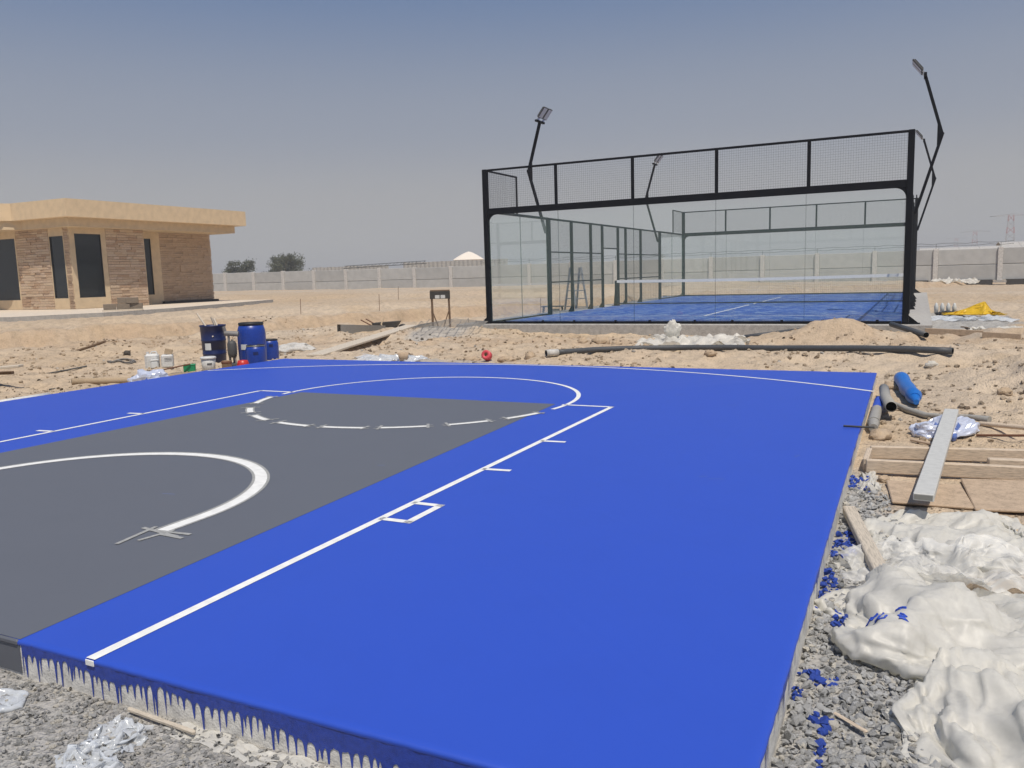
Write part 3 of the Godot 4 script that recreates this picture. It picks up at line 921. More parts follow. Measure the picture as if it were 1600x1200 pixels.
# ------------------------------------------------------------------ boundary wall and what lies behind it
func build_wall() -> void:
	var t := thing("boundary_wall", "long grey precast concrete wall with pilasters behind the site", "wall", Vector3(0, 0, -72.0))
	var x0 := -121.96; var pitch := 4.45
	var s := begin(false)
	cbox(s, Vector3(0, 1.30, 0), Vector3(0.36, 2.58, 0.40), 0.02)
	var pil := mesh_of(s)
	s = begin(false)
	cbox(s, Vector3(0, 0.0, 0), Vector3(4.07, 1.205, 0.12), 0.02)
	var pan := mesh_of(s)
	s = begin(false)
	box(s, Vector3(0, 0, 0), Vector3(0.9, 0.14, 0.9))
	var pad := mesh_of(s)
	var k := 0
	var x := x0
	while x < 40.0:
		var dy := 0.16 * smoothstep(-40.0, -75.0, x) + 0.02 * sin(k * 2.3)
		var y0 := -0.12 + dy
		obj("pilaster", pil, M.pilaster, t, Vector3(x, y0, 0.0))
		obj("pilaster_pad", pad, M.kerb, t, Vector3(x, y0 - 0.06, 0.1))
		for r in 2:
			obj("wall_panel", pan, M.wallpanel if (k * 7 + r * 3) % 5 < 3 else M.wallpanel2, t, Vector3(x + pitch * 0.5, y0 + 0.66 + r * 1.255, -0.02 + 0.008 * ((k + r) % 3)))
		s = begin(false)
		box(s, Vector3(x + pitch * 0.5, y0 + 1.29, -0.055), Vector3(pitch - 0.38, 2.4, 0.03))
		obj("backing_panel", s, M.wallpanel2, t)
		s = begin(false)
		box(s, Vector3(x + pitch * 0.5, y0 - 0.12, 0.12), Vector3(pitch - 0.92, 0.46, 0.3))
		obj("bitumen_footing", s, M.bitumen, t)
		x += pitch; k += 1
	# wire strands above the wall
	s = begin(true)
	for hh in [0.22, 0.4]:
		var pts := []
		var q := -34.0
		while q < 13.0:
			pts.append(Vector3(q, 2.47 + hh + 0.05 * sin(q * 2.9 + hh * 9.0), 0.0)); q += 0.8
		tube(s, pts, 0.014, 4, false)
	for q in range(0, 11): box(s, Vector3(-32.96 + 4.45 * q, 2.62, 0), Vector3(0.03, 0.5, 0.03))
	tag(obj("security_wire", s, M.darkmetal, t), "strands of rusty wire along the wall top")

func leaf_tree(label: String, at: Vector3, h: float, w: float, sd: int, low: float) -> void:
	var t := thing("desert_tree", label, "tree", at, 0.0, "trees behind the boundary wall")
	var r := RandomNumberGenerator.new(); r.seed = sd
	var s := begin(true)
	var tips := []
	tube(s, [Vector3(0, -0.3, 0), Vector3(0.1, 0.8, 0.05), Vector3(0.05, low + 0.4, 0)], [0.22, 0.17, 0.12], 8)
	for i in 16:
		var a := r.randf() * TAU
		var e := Vector3(cos(a) * w * 0.42 * r.randf_range(0.3, 1.0), low + (h - low) * r.randf_range(0.15, 0.90), sin(a) * w * 0.42 * r.randf_range(0.3, 1.0))
		tube(s, [Vector3(0.05, low * 0.7, 0), e * 0.55 + Vector3(0, low * 0.25, 0), e], [0.08, 0.05, 0.02], 5)
		tips.append(e)
	obj("trunk", s, M.bark, t)
	s = begin(false)
	for i in 150:
		var tip: Vector3 = tips[i % tips.size()]
		var c := tip + Vector3(r.randfn() * w * 0.10, r.randfn() * 0.22, r.randfn() * w * 0.10)
		c.y = minf(c.y, h - 0.15)
		var spread := r.randf_range(0.22, 0.42)
		for k in 60:
			var p := c + Vector3(r.randfn(), r.randfn() * 0.8, r.randfn()) * spread * 0.75
			var d := Vector3(r.randfn(), r.randf_range(0.2, 1.6), r.randfn()).normalized()
			var side := d.cross(Vector3(r.randfn(), r.randfn(), r.randfn())).normalized()
			var L := r.randf_range(0.14, 0.36)
			var f := r.randf_range(0.65, 1.25)
			s.set_color(Color(0.085 * f, 0.095 * f, 0.055 * f))
			var W := L * 0.22
			quad(s, p - side * W * 0.4, p + d * L * 0.5 - side * W, p + d * L, p + d * L * 0.5 + side * W)
	obj("crown", s, M.leaf, t)

func build_far() -> void:
	leaf_tree("smaller grey-green bush rising over the wall beside the building", Vector3(-90.8, 0.2, -97.5), 4.5, 4.6, 3, 0.9)
	leaf_tree("larger grey-green tree rising over the concrete wall", Vector3(-84.4, 0.2, -100.3), 5.35, 7.0, 4, 0.9)
	# ribbed pale sheeting standing behind the wall
	for q in [[-59.5, -48.0, 2.95, "ribbed pale sheet roof behind the wall near the trees", 0.5], [-46.5, -33.0, 3.12, "ribbed pale sheeting behind the wall next to the white canopy", 0.0]]:
		var t := thing("sheet_roof", q[3], "roof", Vector3(q[0], 0, -77.0))
		var n := int((q[1] - q[0]) / 0.55)
		for i in n:
			var s := begin(false)
			var a := Vector3(i * 0.55, 0.3, 0); var hh: float = q[2] - 0.05 * rng.randf()
			quad(s, a, a + Vector3(0.27, 0, 0.07), a + Vector3(0.27, hh - 0.3, 0.07), a + Vector3(0, hh - 0.3, 0))
			quad(s, a + Vector3(0.27, 0, 0.07), a + Vector3(0.55, 0, 0), a + Vector3(0.55, hh - 0.3, 0), a + Vector3(0.27, hh - 0.3, 0.07))
			obj("sheet", s, M.sheet, t)
	# steel truss lying on the wall
	var tr := thing("steel_truss", "rusty steel truss lying along the top of the boundary wall", "truss", Vector3(-51.5, 2.52, -72.6))
	for cz in [[0.0, 0.0], [0.35, 0.0], [0.18, 0.26]]:
		var s := begin(true)
		tube(s, [Vector3(0, cz[1] + 0.1, -cz[0]), Vector3(5.0, cz[1] + 0.22, -cz[0]), Vector3(10.6, cz[1] + 0.34, -cz[0])], 0.03, 5)
		obj("chord", s, M.darkmetal, tr)
	for i in 22:
		var s := begin(false)
		var x := i * 0.48
		var y := 0.1 + 0.024 * x
		bar(s, Vector3(x, y, -0.35 * (i % 2)), Vector3(x + 0.48, y + 0.26, -0.18), 0.025, 0.025)
		obj("lacing", s, M.darkmetal, tr)
	# white canopy
	var c := thing("shade_canopy", "white pyramid shade canopy on posts behind the wall", "canopy", Vector3(-48.2, 0, -95.7), 0.45)
	var s := begin(true)
	var R := 2.05
	for i in 8:
		for k in 24:
			var a := TAU * k / 24.0; var b := TAU * (k + 1) / 24.0
			var P := func(t: float, ang: float) -> Vector3:
				var m := maxf(absf(cos(ang)), absf(sin(ang)))
				return Vector3(cos(ang) / m * R * t, 4.66 - 1.12 * pow(t, 1.35), sin(ang) / m * R * t)
			quad(s, P.call(i / 8.0, a), P.call(i / 8.0, b), P.call((i + 1) / 8.0, b), P.call((i + 1) / 8.0, a))
	obj("canopy_cloth", s, M.tent, c)
	for px in [-1.0, 0.0, 1.0]:
		for pz in [-1.0, 1.0]:
			s = begin(false)
			box(s, Vector3(px * 1.98, 1.77, pz * 1.98), Vector3(0.08, 3.54, 0.08))
			obj("post", s, M.white, c)
	# low plastic greenhouses far right
	for q in [[6.0, -84.0, 16.0, 2.75, "pale plastic greenhouse behind the wall right of the padel cage"], [13.0, -92.0, 15.0, 3.2, "farther pale greenhouse at the right edge behind the wall"], [-97.0, -112.0, 14.0, 3.1, "white low shed roof behind the wall beside the building"]]:
		var t := thing("greenhouse", q[4], "greenhouse", Vector3(q[0], 0, q[1]))
		var n := int(q[2] / 1.6)
		for i in n:
			s = begin(true)
			for k in 8:
				var a := PI * k / 8.0; var b := PI * (k + 1) / 8.0
				var dz := 3.0
				quad(s, Vector3(i * 1.6, sin(a) * 0.9 + q[3] - 0.9, cos(a) * dz), Vector3(i * 1.6 + 1.58, sin(a) * 0.9 + q[3] - 0.9, cos(a) * dz), Vector3(i * 1.6 + 1.58, sin(b) * 0.9 + q[3] - 0.9, cos(b) * dz), Vector3(i * 1.6, sin(b) * 0.9 + q[3] - 0.9, cos(b) * dz))
			obj("cover_sheet", s, M.sheet, t)
		s = begin(false)
		for i in n + 1: for k in [-1.0, 1.0]: box(s, Vector3(i * 1.6, (q[3] - 0.9) * 0.5, k * 2.9), Vector3(0.06, q[3] - 0.9, 0.06))
		obj("posts", s, M.greymetal, t)
	# pylons in the haze
	for q in [[51.5, -494.0, 24.6, 1.0, "nearest lattice pylon with red bands fading into haze"], [48.0, -695.0, 23.4, 0.95, "second lattice pylon, fainter in the haze"], [46.0, -919.0, 24.5, 0.95, "farthest faint lattice pylon in the haze"]]:
		var t := thing("pylon", q[4], "pylon", Vector3(q[0], -0.2, q[1]), 0.0, "pylons in the haze")
		var H: float = q[2]
		for lv in 8:
			var y0 := H * lv / 8.0; var y1 := H * (lv + 1) / 8.0
			var w0 := lerpf(2.6, 1.1, lv / 8.0); var w1 := lerpf(2.6, 1.1, (lv + 1) / 8.0)
			s = begin(false)
			for i in 4:
				var ca := Vector3([-1, 1, 1, -1][i], 0, [-1, -1, 1, 1][i]); var cb := Vector3([-1, 1, 1, -1][(i + 1) % 4], 0, [-1, -1, 1, 1][(i + 1) % 4])
				bar(s, ca * w0 + Vector3(0, y0, 0), ca * w1 + Vector3(0, y1, 0), 0.26, 0.26)
				bar(s, ca * w0 + Vector3(0, y0, 0), cb * w1 + Vector3(0, y1, 0), 0.13, 0.13)
				bar(s, cb * w0 + Vector3(0, y0, 0), ca * w1 + Vector3(0, y1, 0), 0.13, 0.13)
			obj("lattice_section", s, M.pylonred if lv in [5, 7] else M.pylon, t)
		s = begin(false)
		for y in [H - 0.4]:
			bar(s, Vector3(-9.5, y, 0), Vector3(9.5, y, 0), 0.3, 0.25)
			bar(s, Vector3(-9.5, y, 0), Vector3(0, y + 0.9, 0), 0.3, 0.3)
			bar(s, Vector3(9.5, y, 0), Vector3(0, y + 0.9, 0), 0.3, 0.3)
		obj("cross_arm", s, M.pylon, t)

# ------------------------------------------------------------------ building
func build_building() -> void:
	var tr := Node3D.new(); tr.name = "terrace"; used["terrace"] = 0
	add_child(tr)
	tag(tr, "pale paved terrace in front of the stone-clad building", "terrace", "", "structure")
	var s := begin(false)
	var poly := [Vector2(-60, -10.5), Vector2(-20.6, -14.6), Vector2(-19.6, -17.2), Vector2(-19.9, -20.5), Vector2(-23.2, -29.6), Vector2(-60, -29.6)]
	for i in range(1, poly.size() - 1):
		tri_out(s, Vector3(poly[0].x, 0.53, poly[0].y), Vector3(poly[i].x, 0.53, poly[i].y), Vector3(poly[i + 1].x, 0.53, poly[i + 1].y), Vector3(-40, -5, -20))
	obj("paving", s, M.terrace, tr)
	s = begin(false)
	for i in poly.size():
		var a: Vector2 = poly[i]; var b: Vector2 = poly[(i + 1) % poly.size()]
		quad_out(s, Vector3(a.x, 0.528, a.y), Vector3(b.x, 0.528, b.y), Vector3(b.x, -0.1, b.y), Vector3(a.x, -0.1, a.y), Vector3(-40, 0, -22))
	obj("terrace_edge", s, M.kerb, tr)

	var t := thing("stone_clad_building", "single-storey sand-coloured building with stone cladding and flat overhanging roof", "building", Vector3(-25.2, 0.54, -20.3))
	# local: +x east, -z north; corner of east and south walls at the origin
	var top := 3.29
	s = begin(false)
	box(s, Vector3(-5.0, top * 0.5, -4.19), Vector3(8.06, top, 8.14))
	obj("core_wall", s, M.mortar, t)
	s = begin(false)   # the front block, a step forward of the north part
	box(s, Vector3(-0.60, top * 0.5, -1.87), Vector3(0.90, top, 3.40))
	obj("core_wall", s, M.mortar, t)
	# smooth beige panels: frame round the first window, recess panel round the second
	var win := func(face: String, a: float, b: float, y0: float, y1: float, off: float) -> void:
		# a..b along the face; off = plane
		var w := begin(false)
		var f := begin(false)
		var cen := (a + b) * 0.5; var ln := absf(b - a)
		if face == "E":
			box(w, Vector3(off - 0.05, (y0 + y1) * 0.5, cen), Vector3(0.02, y1 - y0, ln))
			for e in [a, b]: box(f, Vector3(off - 0.035, (y0 + y1) * 0.5, e), Vector3(0.07, y1 - y0 + 0.05, 0.05))
			for e in [y0, y1]: box(f, Vector3(off - 0.033, e, cen), Vector3(0.066, 0.05, ln))
		else:
			box(w, Vector3(cen, (y0 + y1) * 0.5, off - 0.05), Vector3(ln, y1 - y0, 0.02))
			for e in [a, b]: box(f, Vector3(e, (y0 + y1) * 0.5, off - 0.035), Vector3(0.05, y1 - y0 + 0.05, 0.07))
			for e in [y0, y1]: box(f, Vector3(cen, e, off - 0.033), Vector3(ln, 0.05, 0.066))
		var p := obj("window", f, M.winframe, t)
		obj("pane", w, M.darkglass, p)
	# panels leave a hole for each window
	var surround := func(face: String, a: float, b: float, wa: float, wb: float, y0: float, y1: float, off: float, m: Material) -> void:
		for q in [[a, wa, 0.0, top], [wb, b, 0.0, top], [wa, wb, 0.0, y0], [wa, wb, y1, top]]:
			var ln: float = absf(q[1] - q[0])
			if ln < 0.02: continue
			var sp := begin(false)
			if face == "E": box(sp, Vector3(off - 0.04, (q[2] + q[3]) * 0.5, (q[0] + q[1]) * 0.5), Vector3(0.1, q[3] - q[2] - 0.002, ln))
			else: box(sp, Vector3((q[0] + q[1]) * 0.5, (q[2] + q[3]) * 0.5, off - 0.04), Vector3(ln, q[3] - q[2] - 0.002, 0.1))
			obj("render_panel", sp, m, t)
	surround.call("E", 0.0, -1.66, -0.22, -1.43, 0.44, 3.03, 0.0, M.stucco2)
	win.call("E", -0.22, -1.43, 0.44, 3.03, 0.0)
	surround.call("E", -3.58, -5.15, -4.18, -4.66, 0.44, 2.97, -0.85, M.stucco2)
	win.call("E", -4.18, -4.66, 0.44, 2.97, -0.85)
	surround.call("S", -1.26, -0.34, -1.22, -0.38, 0.44, 2.95, 0.0, M.stucco2)
	win.call("S", -1.22, -0.38, 0.44, 2.95, 0.0)
	surround.call("S", -9.0, -3.36, -8.8, -3.44, 0.40, 2.97, 0.0, M.stucco2)
	win.call("S", -8.8, -3.44, 0.40, 2.97, 0.0)
	# split-face stones, laid in courses
	var vars_ := []
	for i in 6:
		var r := RandomNumberGenerator.new(); r.seed = 70 + i
		var sb := begin(false)
		cbox(sb, Vector3.ZERO, Vector3(1, 1, 1), 0.0)
		var sm := begin(false)
		var dx := r.randf_range(-0.18, 0.18); var d0 := r.randf_range(0.0, 0.25); var d1 := r.randf_range(0.0, 0.25)
		var c8 := [Vector3(-0.498, -0.47, -0.5), Vector3(0.498, -0.47, -0.5), Vector3(0.498, 0.47, -0.5), Vector3(-0.498, 0.47, -0.5), Vector3(-0.494, -0.45, 0.5 - d0), Vector3(0.494, -0.45, 0.5 - d1), Vector3(0.494, 0.45, 0.5 - d1 * 0.5), Vector3(-0.494, 0.45, 0.5 - d0 * 0.4)]
		for fq in [[4, 5, 6, 7], [0, 1, 5, 4], [3, 2, 6, 7], [0, 3, 7, 4], [1, 2, 6, 5]]:
			quad_out(sm, c8[fq[0]], c8[fq[1]], c8[fq[2]], c8[fq[3]], Vector3.ZERO)
		vars_.append(mesh_of(sm))
	var count := 0
	var rest := begin(false)
	var lay := func(face: String, a: float, b: float, off: float) -> void:
		var y := 0.0
		var row := 0
		while y < top - 0.03:
			var hh := rng.randf_range(0.085, 0.125)
			hh = minf(hh, top - y)
			var p := a
			while p > b + 0.02:
				var ln := minf(rng.randf_range(0.22, 0.62), p - b)
				if p - b - ln < 0.12: ln = p - b
				var dep := rng.randf_range(0.045, 0.085)
				var cp := p - ln * 0.5
				var pos: Vector3; var bs: Basis
				if face == "E":
					pos = Vector3(off + dep * 0.5 - 0.02, y + hh * 0.5, cp); bs = Basis(Vector3(0, 0, -ln), Vector3(0, hh, 0), Vector3(dep, 0, 0))
				else:
					pos = Vector3(cp, y + hh * 0.5, off + dep * 0.5 - 0.02); bs = Basis(Vector3(ln, 0, 0), Vector3(0, hh, 0), Vector3(0, 0, dep))
				var vm: Mesh = vars_[rng.randi() % 6]
				if count_box[0] < 300 and face != "X":
					var o := obj("stone", vm, M["ledge%d" % (rng.randi() % 5)], t, pos)
					o.transform = Transform3D(bs, pos)
				else:
					rest.append_from(vm, 0, Transform3D(bs, pos))
				count_box[0] += 1
				p -= ln
			y += hh
			row += 1
	lay.call("E", -1.67, -3.56, -0.03)
	lay.call("S", -1.27, -3.35, -0.03)
	lay.call("E", -5.16, -8.25, -0.90)
	lay.call("S", -0.02, -0.33, -0.03)
	var ro := obj("stone_cladding", rest.commit(), M.ledge1, t)
	tag(ro, "", "", "", "stuff")
	# return wall of the step, small wall box, plinth
	s = begin(false)
	box(s, Vector3(-0.45, top * 0.5, -3.57), Vector3(0.9, top, 0.03))
	obj("return_wall", s, M.stucco2, t)
	s = begin(false)
	cbox(s, Vector3(-0.84, 1.62, -6.35), Vector3(0.1, 0.3, 0.22), 0.01)
	obj("socket_box", s, M.mortar, t)
	s = begin(false)
	box(s, Vector3(-0.78, 0.02, -6.7), Vector3(0.24, 0.16, 3.3))
	obj("dark_plinth", s, M.bitumen, t)
	# roof: lower band and projecting fascia
	var band := [Vector2(0.55, 0.36), Vector2(0.62, -8.45), Vector2(-9.0, -8.45), Vector2(-9.0, 2.6), Vector2(-2.75, 0.85), Vector2(-2.35, 0.36)]
	var fas := [Vector2(0.90, 0.68), Vector2(1.0, -8.85), Vector2(-9.4, -8.85), Vector2(-9.4, 3.2), Vector2(-2.95, 1.25), Vector2(-2.45, 0.68)]
	for q in [[band, top - 0.02, 3.74, "soffit_band", M.stucco2], [fas, 3.62, 4.31, "fascia", M.stucco]]:
		s = begin(false)
		var pl: Array = q[0]
		for i in pl.size():
			var a: Vector2 = pl[i]; var b: Vector2 = pl[(i + 1) % pl.size()]
			quad(s, Vector3(b.x, q[1], b.y), Vector3(a.x, q[1], a.y), Vector3(a.x, q[2], a.y), Vector3(b.x, q[2], b.y))
		var ids := Geometry2D.triangulate_polygon(PackedVector2Array(pl))
		for i in range(0, ids.size(), 3):
			for yy in [q[1], q[2]]:
				tri_out(s, Vector3(pl[ids[i]].x, yy, pl[ids[i]].y), Vector3(pl[ids[i + 1]].x, yy, pl[ids[i + 1]].y), Vector3(pl[ids[i + 2]].x, yy, pl[ids[i + 2]].y), Vector3(-3, (q[1] + q[2]) * 0.5, -4))
		obj(q[3], s, q[4], t)
	# blocks on the terrace
	var bp := thing("block_stack", "small stack of brown concrete blocks on the pale terrace edge", "blocks", Vector3(-20.35, 0.53, -18.6), 0.9)
	for q in [[-0.42, 0.17, 0.0], [0.02, 0.17, 0.02], [0.45, 0.17, -0.03], [0.05, 0.39, 0.0], [0.32, 0.38, 0.02]]:
		s = begin(false)
		cbox(s, Vector3(q[0], q[1] - 0.02, q[2]), Vector3(0.42, 0.21, 0.22), 0.012, Basis(Vector3.UP, q[2] * 3.0))
		obj("concrete_block", s, M.block, bp)
	s = begin(false)
	for q in [-0.2, 0.2]: cbox(s, Vector3(0, 0.025, q), Vector3(1.35, 0.05, 0.1), 0.004)
	obj("bearer", s, M.woodgrey, bp)

var count_box := [0]

# ------------------------------------------------------------------ cloth that really folds: a small relaxation of edge lengths
func relax(pts: PackedVector3Array, edges: Array, rest: PackedFloat32Array, floor_y: Callable, steps: int, grav: float) -> PackedVector3Array:
	var old := pts.duplicate()
	var ea := PackedInt32Array(); var eb := PackedInt32Array()
	for e in edges:
		ea.append(e[0]); eb.append(e[1])
	var ne := ea.size()
	for s in steps:
		for i in pts.size():
			var p := pts[i]
			var v := (p - old[i]) * 0.80
			old[i] = p
			pts[i] = p + v + Vector3(0, -grav, 0)
		for it in 2:
			for k in ne:
				var a := ea[k]; var b := eb[k]
				var d := pts[b] - pts[a]
				var l := d.length()
				if l < 0.00001: continue
				var c := d * ((l - rest[k]) / l * 0.5)
				pts[a] += c; pts[b] -= c
		if s % 2 == 0:
			for i in pts.size():
				var p := pts[i]
				var y: float = floor_y.call(p.x, p.z) + 0.004
				if p.y < y:
					pts[i] = Vector3(lerpf(p.x, old[i].x, 0.5), y, lerpf(p.z, old[i].z, 0.5))
	return pts

func grid_edges(nu: int, nv: int, wrap: bool) -> Array:
	var e := []
	for j in nv:
		for i in nu:
			var q := j * nu + i
			if i < nu - 1 or wrap: e.append([q, j * nu + (i + 1) % nu])
			if j < nv - 1: e.append([q, q + nu])
			if j < nv - 1 and (i < nu - 1 or wrap):
				e.append([q, (j + 1) * nu + (i + 1) % nu]); e.append([j * nu + (i + 1) % nu, q + nu])
			if i < nu - 2 or wrap: e.append([q, j * nu + (i + 2) % nu])
			if j < nv - 2: e.append([q, q + 2 * nu])
	return e

var last_points := PackedVector3Array()

func refine(pts: PackedVector3Array, nu: int, nv: int, wrap: bool) -> Array:
	var mu := nu * 2 if wrap else nu * 2 - 1
	var mv := nv * 2 - 1
	var f := PackedVector3Array(); f.resize(mu * mv)
	for j in range(0, mv, 2):
		var r := (j / 2) * nu
		for i in mu:
			var q := i / 2
			if i % 2 == 0: f[j * mu + i] = pts[r + q]
			else:
				var a := (q - 1 + nu) % nu if wrap else maxi(q - 1, 0)
				var c := (q + 1) % nu if wrap else q + 1
				var d := (q + 2) % nu if wrap else mini(q + 2, nu - 1)
				f[j * mu + i] = (pts[r + q] + pts[r + c]) * 0.5625 - (pts[r + a] + pts[r + d]) * 0.0625
	for j in range(1, mv, 2):
		for i in mu:
			f[j * mu + i] = (f[(j - 1) * mu + i] + f[(j + 1) * mu + i]) * 0.5625 - (f[maxi(j - 3, 0) * mu + i] + f[mini(j + 3, mv - 1) * mu + i]) * 0.0625
	return [f, mu, mv]

# refine the folded grid and press sharp creases into it
func grid_mesh(pts: PackedVector3Array, nu: int, nv: int, wrap: bool, smooth := true, crease := 0.0, sd := 0, rounds := 1) -> ArrayMesh:
	var f := pts; var mu := nu; var mv := nv
	for k in rounds:
		var r := refine(f, mu, mv, wrap)
		f = r[0]; mu = r[1]; mv = r[2]
	if crease > 0.0:
		var na := noise_of(sd, 1.0, 1); var nb := noise_of(sd + 1, 1.0, 1)
		var nc := noise_of(sd + 2, 1.0, 1, FastNoiseLite.TYPE_CELLULAR)
		nc.cellular_return_type = FastNoiseLite.RETURN_DISTANCE2_SUB
		var ba := Basis.from_euler(Vector3(0.2, sd * 1.7, 0.3)); var bb := Basis.from_euler(Vector3(-0.3, sd * 2.9 + 1.0, 0.2))
		var out := f.duplicate()
		var mid := Vector3.ZERO
		for p in f: mid += p / f.size()
		for j in mv:
			for i in mu:
				var p := f[j * mu + i]
				var u := f[j * mu + ((i + 1) % mu if wrap else mini(i + 1, mu - 1))] - f[j * mu + ((i - 1 + mu) % mu if wrap else maxi(i - 1, 0))]
				var v := f[mini(j + 1, mv - 1) * mu + i] - f[maxi(j - 1, 0) * mu + i]
				var n := v.cross(u)
				if n.length_squared() < 1e-14: continue
				n = n.normalized()
				if (wrap and n.dot(p - mid) < 0.0) or (not wrap and n.y < 0.0): n = -n
				var w := p + Vector3(na.get_noise_3dv(p * 4.0), nb.get_noise_3dv(p * 4.0), 0.0) * 0.02
				var a := maxf(0.0, 1.0 - absf(na.get_noise_3dv((ba * w) * Vector3(0.7, 1.6, 5.0))) * 3.6)
				var b := maxf(0.0, 1.0 - absf(nb.get_noise_3dv((bb * w) * Vector3(1.2, 2.6, 9.0))) * 3.6)
				var c := nc.get_noise_3dv(w * 4.0)
				out[j * mu + i] = p + n * crease * (a + 0.6 * b - 0.4)
		f = out
		for i in f.size():
			var y := ground_height(f[i].x, f[i].z) + 0.003
			if f[i].y < y: f[i].y = y
	last_points = f
	var st := begin(smooth)
	var ww := mu if wrap else mu - 1
	for j in mv - 1:
		for i in ww:
			var i2 := (i + 1) % mu
			tri(st, f[j * mu + i], f[(j + 1) * mu + i], f[(j + 1) * mu + i2]); tri(st, f[j * mu + i], f[(j + 1) * mu + i2], f[j * mu + i2])
	return mesh_of(st)

# a limp bag lying on the ground: closed skin with more cloth than volume
func bag_points(c: Vector3, r: Vector3, turn: float, sd: int, slack: float, nu := 44, nv := 26, steps := 34) -> PackedVector3Array:
	var nz := noise_of(sd, 1.0, 2)
	var pts := PackedVector3Array(); pts.resize(nu * nv)
	for j in nv:
		var th := PI * (j + 0.02) / (nv - 0.96)
		for i in nu:
			var ph := TAU * i / nu
			var d := Vector3(cos(th), sin(th) * cos(ph), sin(th) * sin(ph))
			var q := 1.0 + 0.32 * nz.get_noise_3dv(d * 1.1 + Vector3(sd, 0, 0)) + 0.05 * nz.get_noise_3dv(d * 2.6)
			var p := Vector3(d.x * r.x, d.y * r.y + r.y * 0.75, d.z * r.z) * q
			p += Vector3(nz.get_noise_3dv(d * 6.0), nz.get_noise_3dv(d * 6.0 + Vector3(9, 0, 0)), nz.get_noise_3dv(d * 6.0 + Vector3(0, 9, 0))) * 0.02 * r.x
			pts[j * nu + i] = c + p.rotated(Vector3.UP, turn)
	var e := grid_edges(nu, nv, true)
	var rest := PackedFloat32Array()
	for k in e: rest.append(pts[k[0]].distance_to(pts[k[1]]) * slack)
	return relax(pts, e, rest, ground_height, steps, 0.0012)

func sheet_points(c: Vector3, w: float, d: float, turn: float, sd: int, slack: float, nu := 34, nv := 26, steps := 30, high := 0.1, over = null, rough := 0.5) -> PackedVector3Array:
	var floor_y: Callable = ground_height if over == null else over
	var nz := noise_of(sd, 1.0, 3)
	var pts := PackedVector3Array(); pts.resize(nu * nv)
	for j in nv:
		for i in nu:
			var x := (float(i) / (nu - 1) - 0.5) * w; var z := (float(j) / (nv - 1) - 0.5) * d
			x += nz.get_noise_2d(z * 3.0 / d, 4.0) * w * 0.16; z += nz.get_noise_2d(x * 3.0 / w, 9.0) * d * 0.2
			var p := Vector3(x, high * (0.7 + nz.get_noise_2d(x * 3.0 / w, z * 3.0 / d) + rough * nz.get_noise_2d(x * 9.0 / w, z * 9.0 / d)), z)
			pts[j * nu + i] = c + p.rotated(Vector3.UP, turn)
	for i in pts.size(): pts[i].y = maxf(pts[i].y, floor_y.call(pts[i].x, pts[i].z) + 0.01)
	var e := grid_edges(nu, nv, false)
	var rest := PackedFloat32Array()
	for k in e: rest.append(pts[k[0]].distance_to(pts[k[1]]) * slack)
	return relax(pts, e, rest, floor_y, steps, 0.0010)

func soft(called: String, label: String, category: String, pts: PackedVector3Array, nu: int, nv: int, wrap: bool, m: Material, group := "", crease := 0.0, rounds := 1, smooth := true) -> MeshInstance3D:
	var o := obj(called, grid_mesh(pts, nu, nv, wrap, smooth, crease, nu * 7 + nv + int(absf(pts[0].x) * 100.0), rounds), m)
	tag(o, label, category, group)
	return o

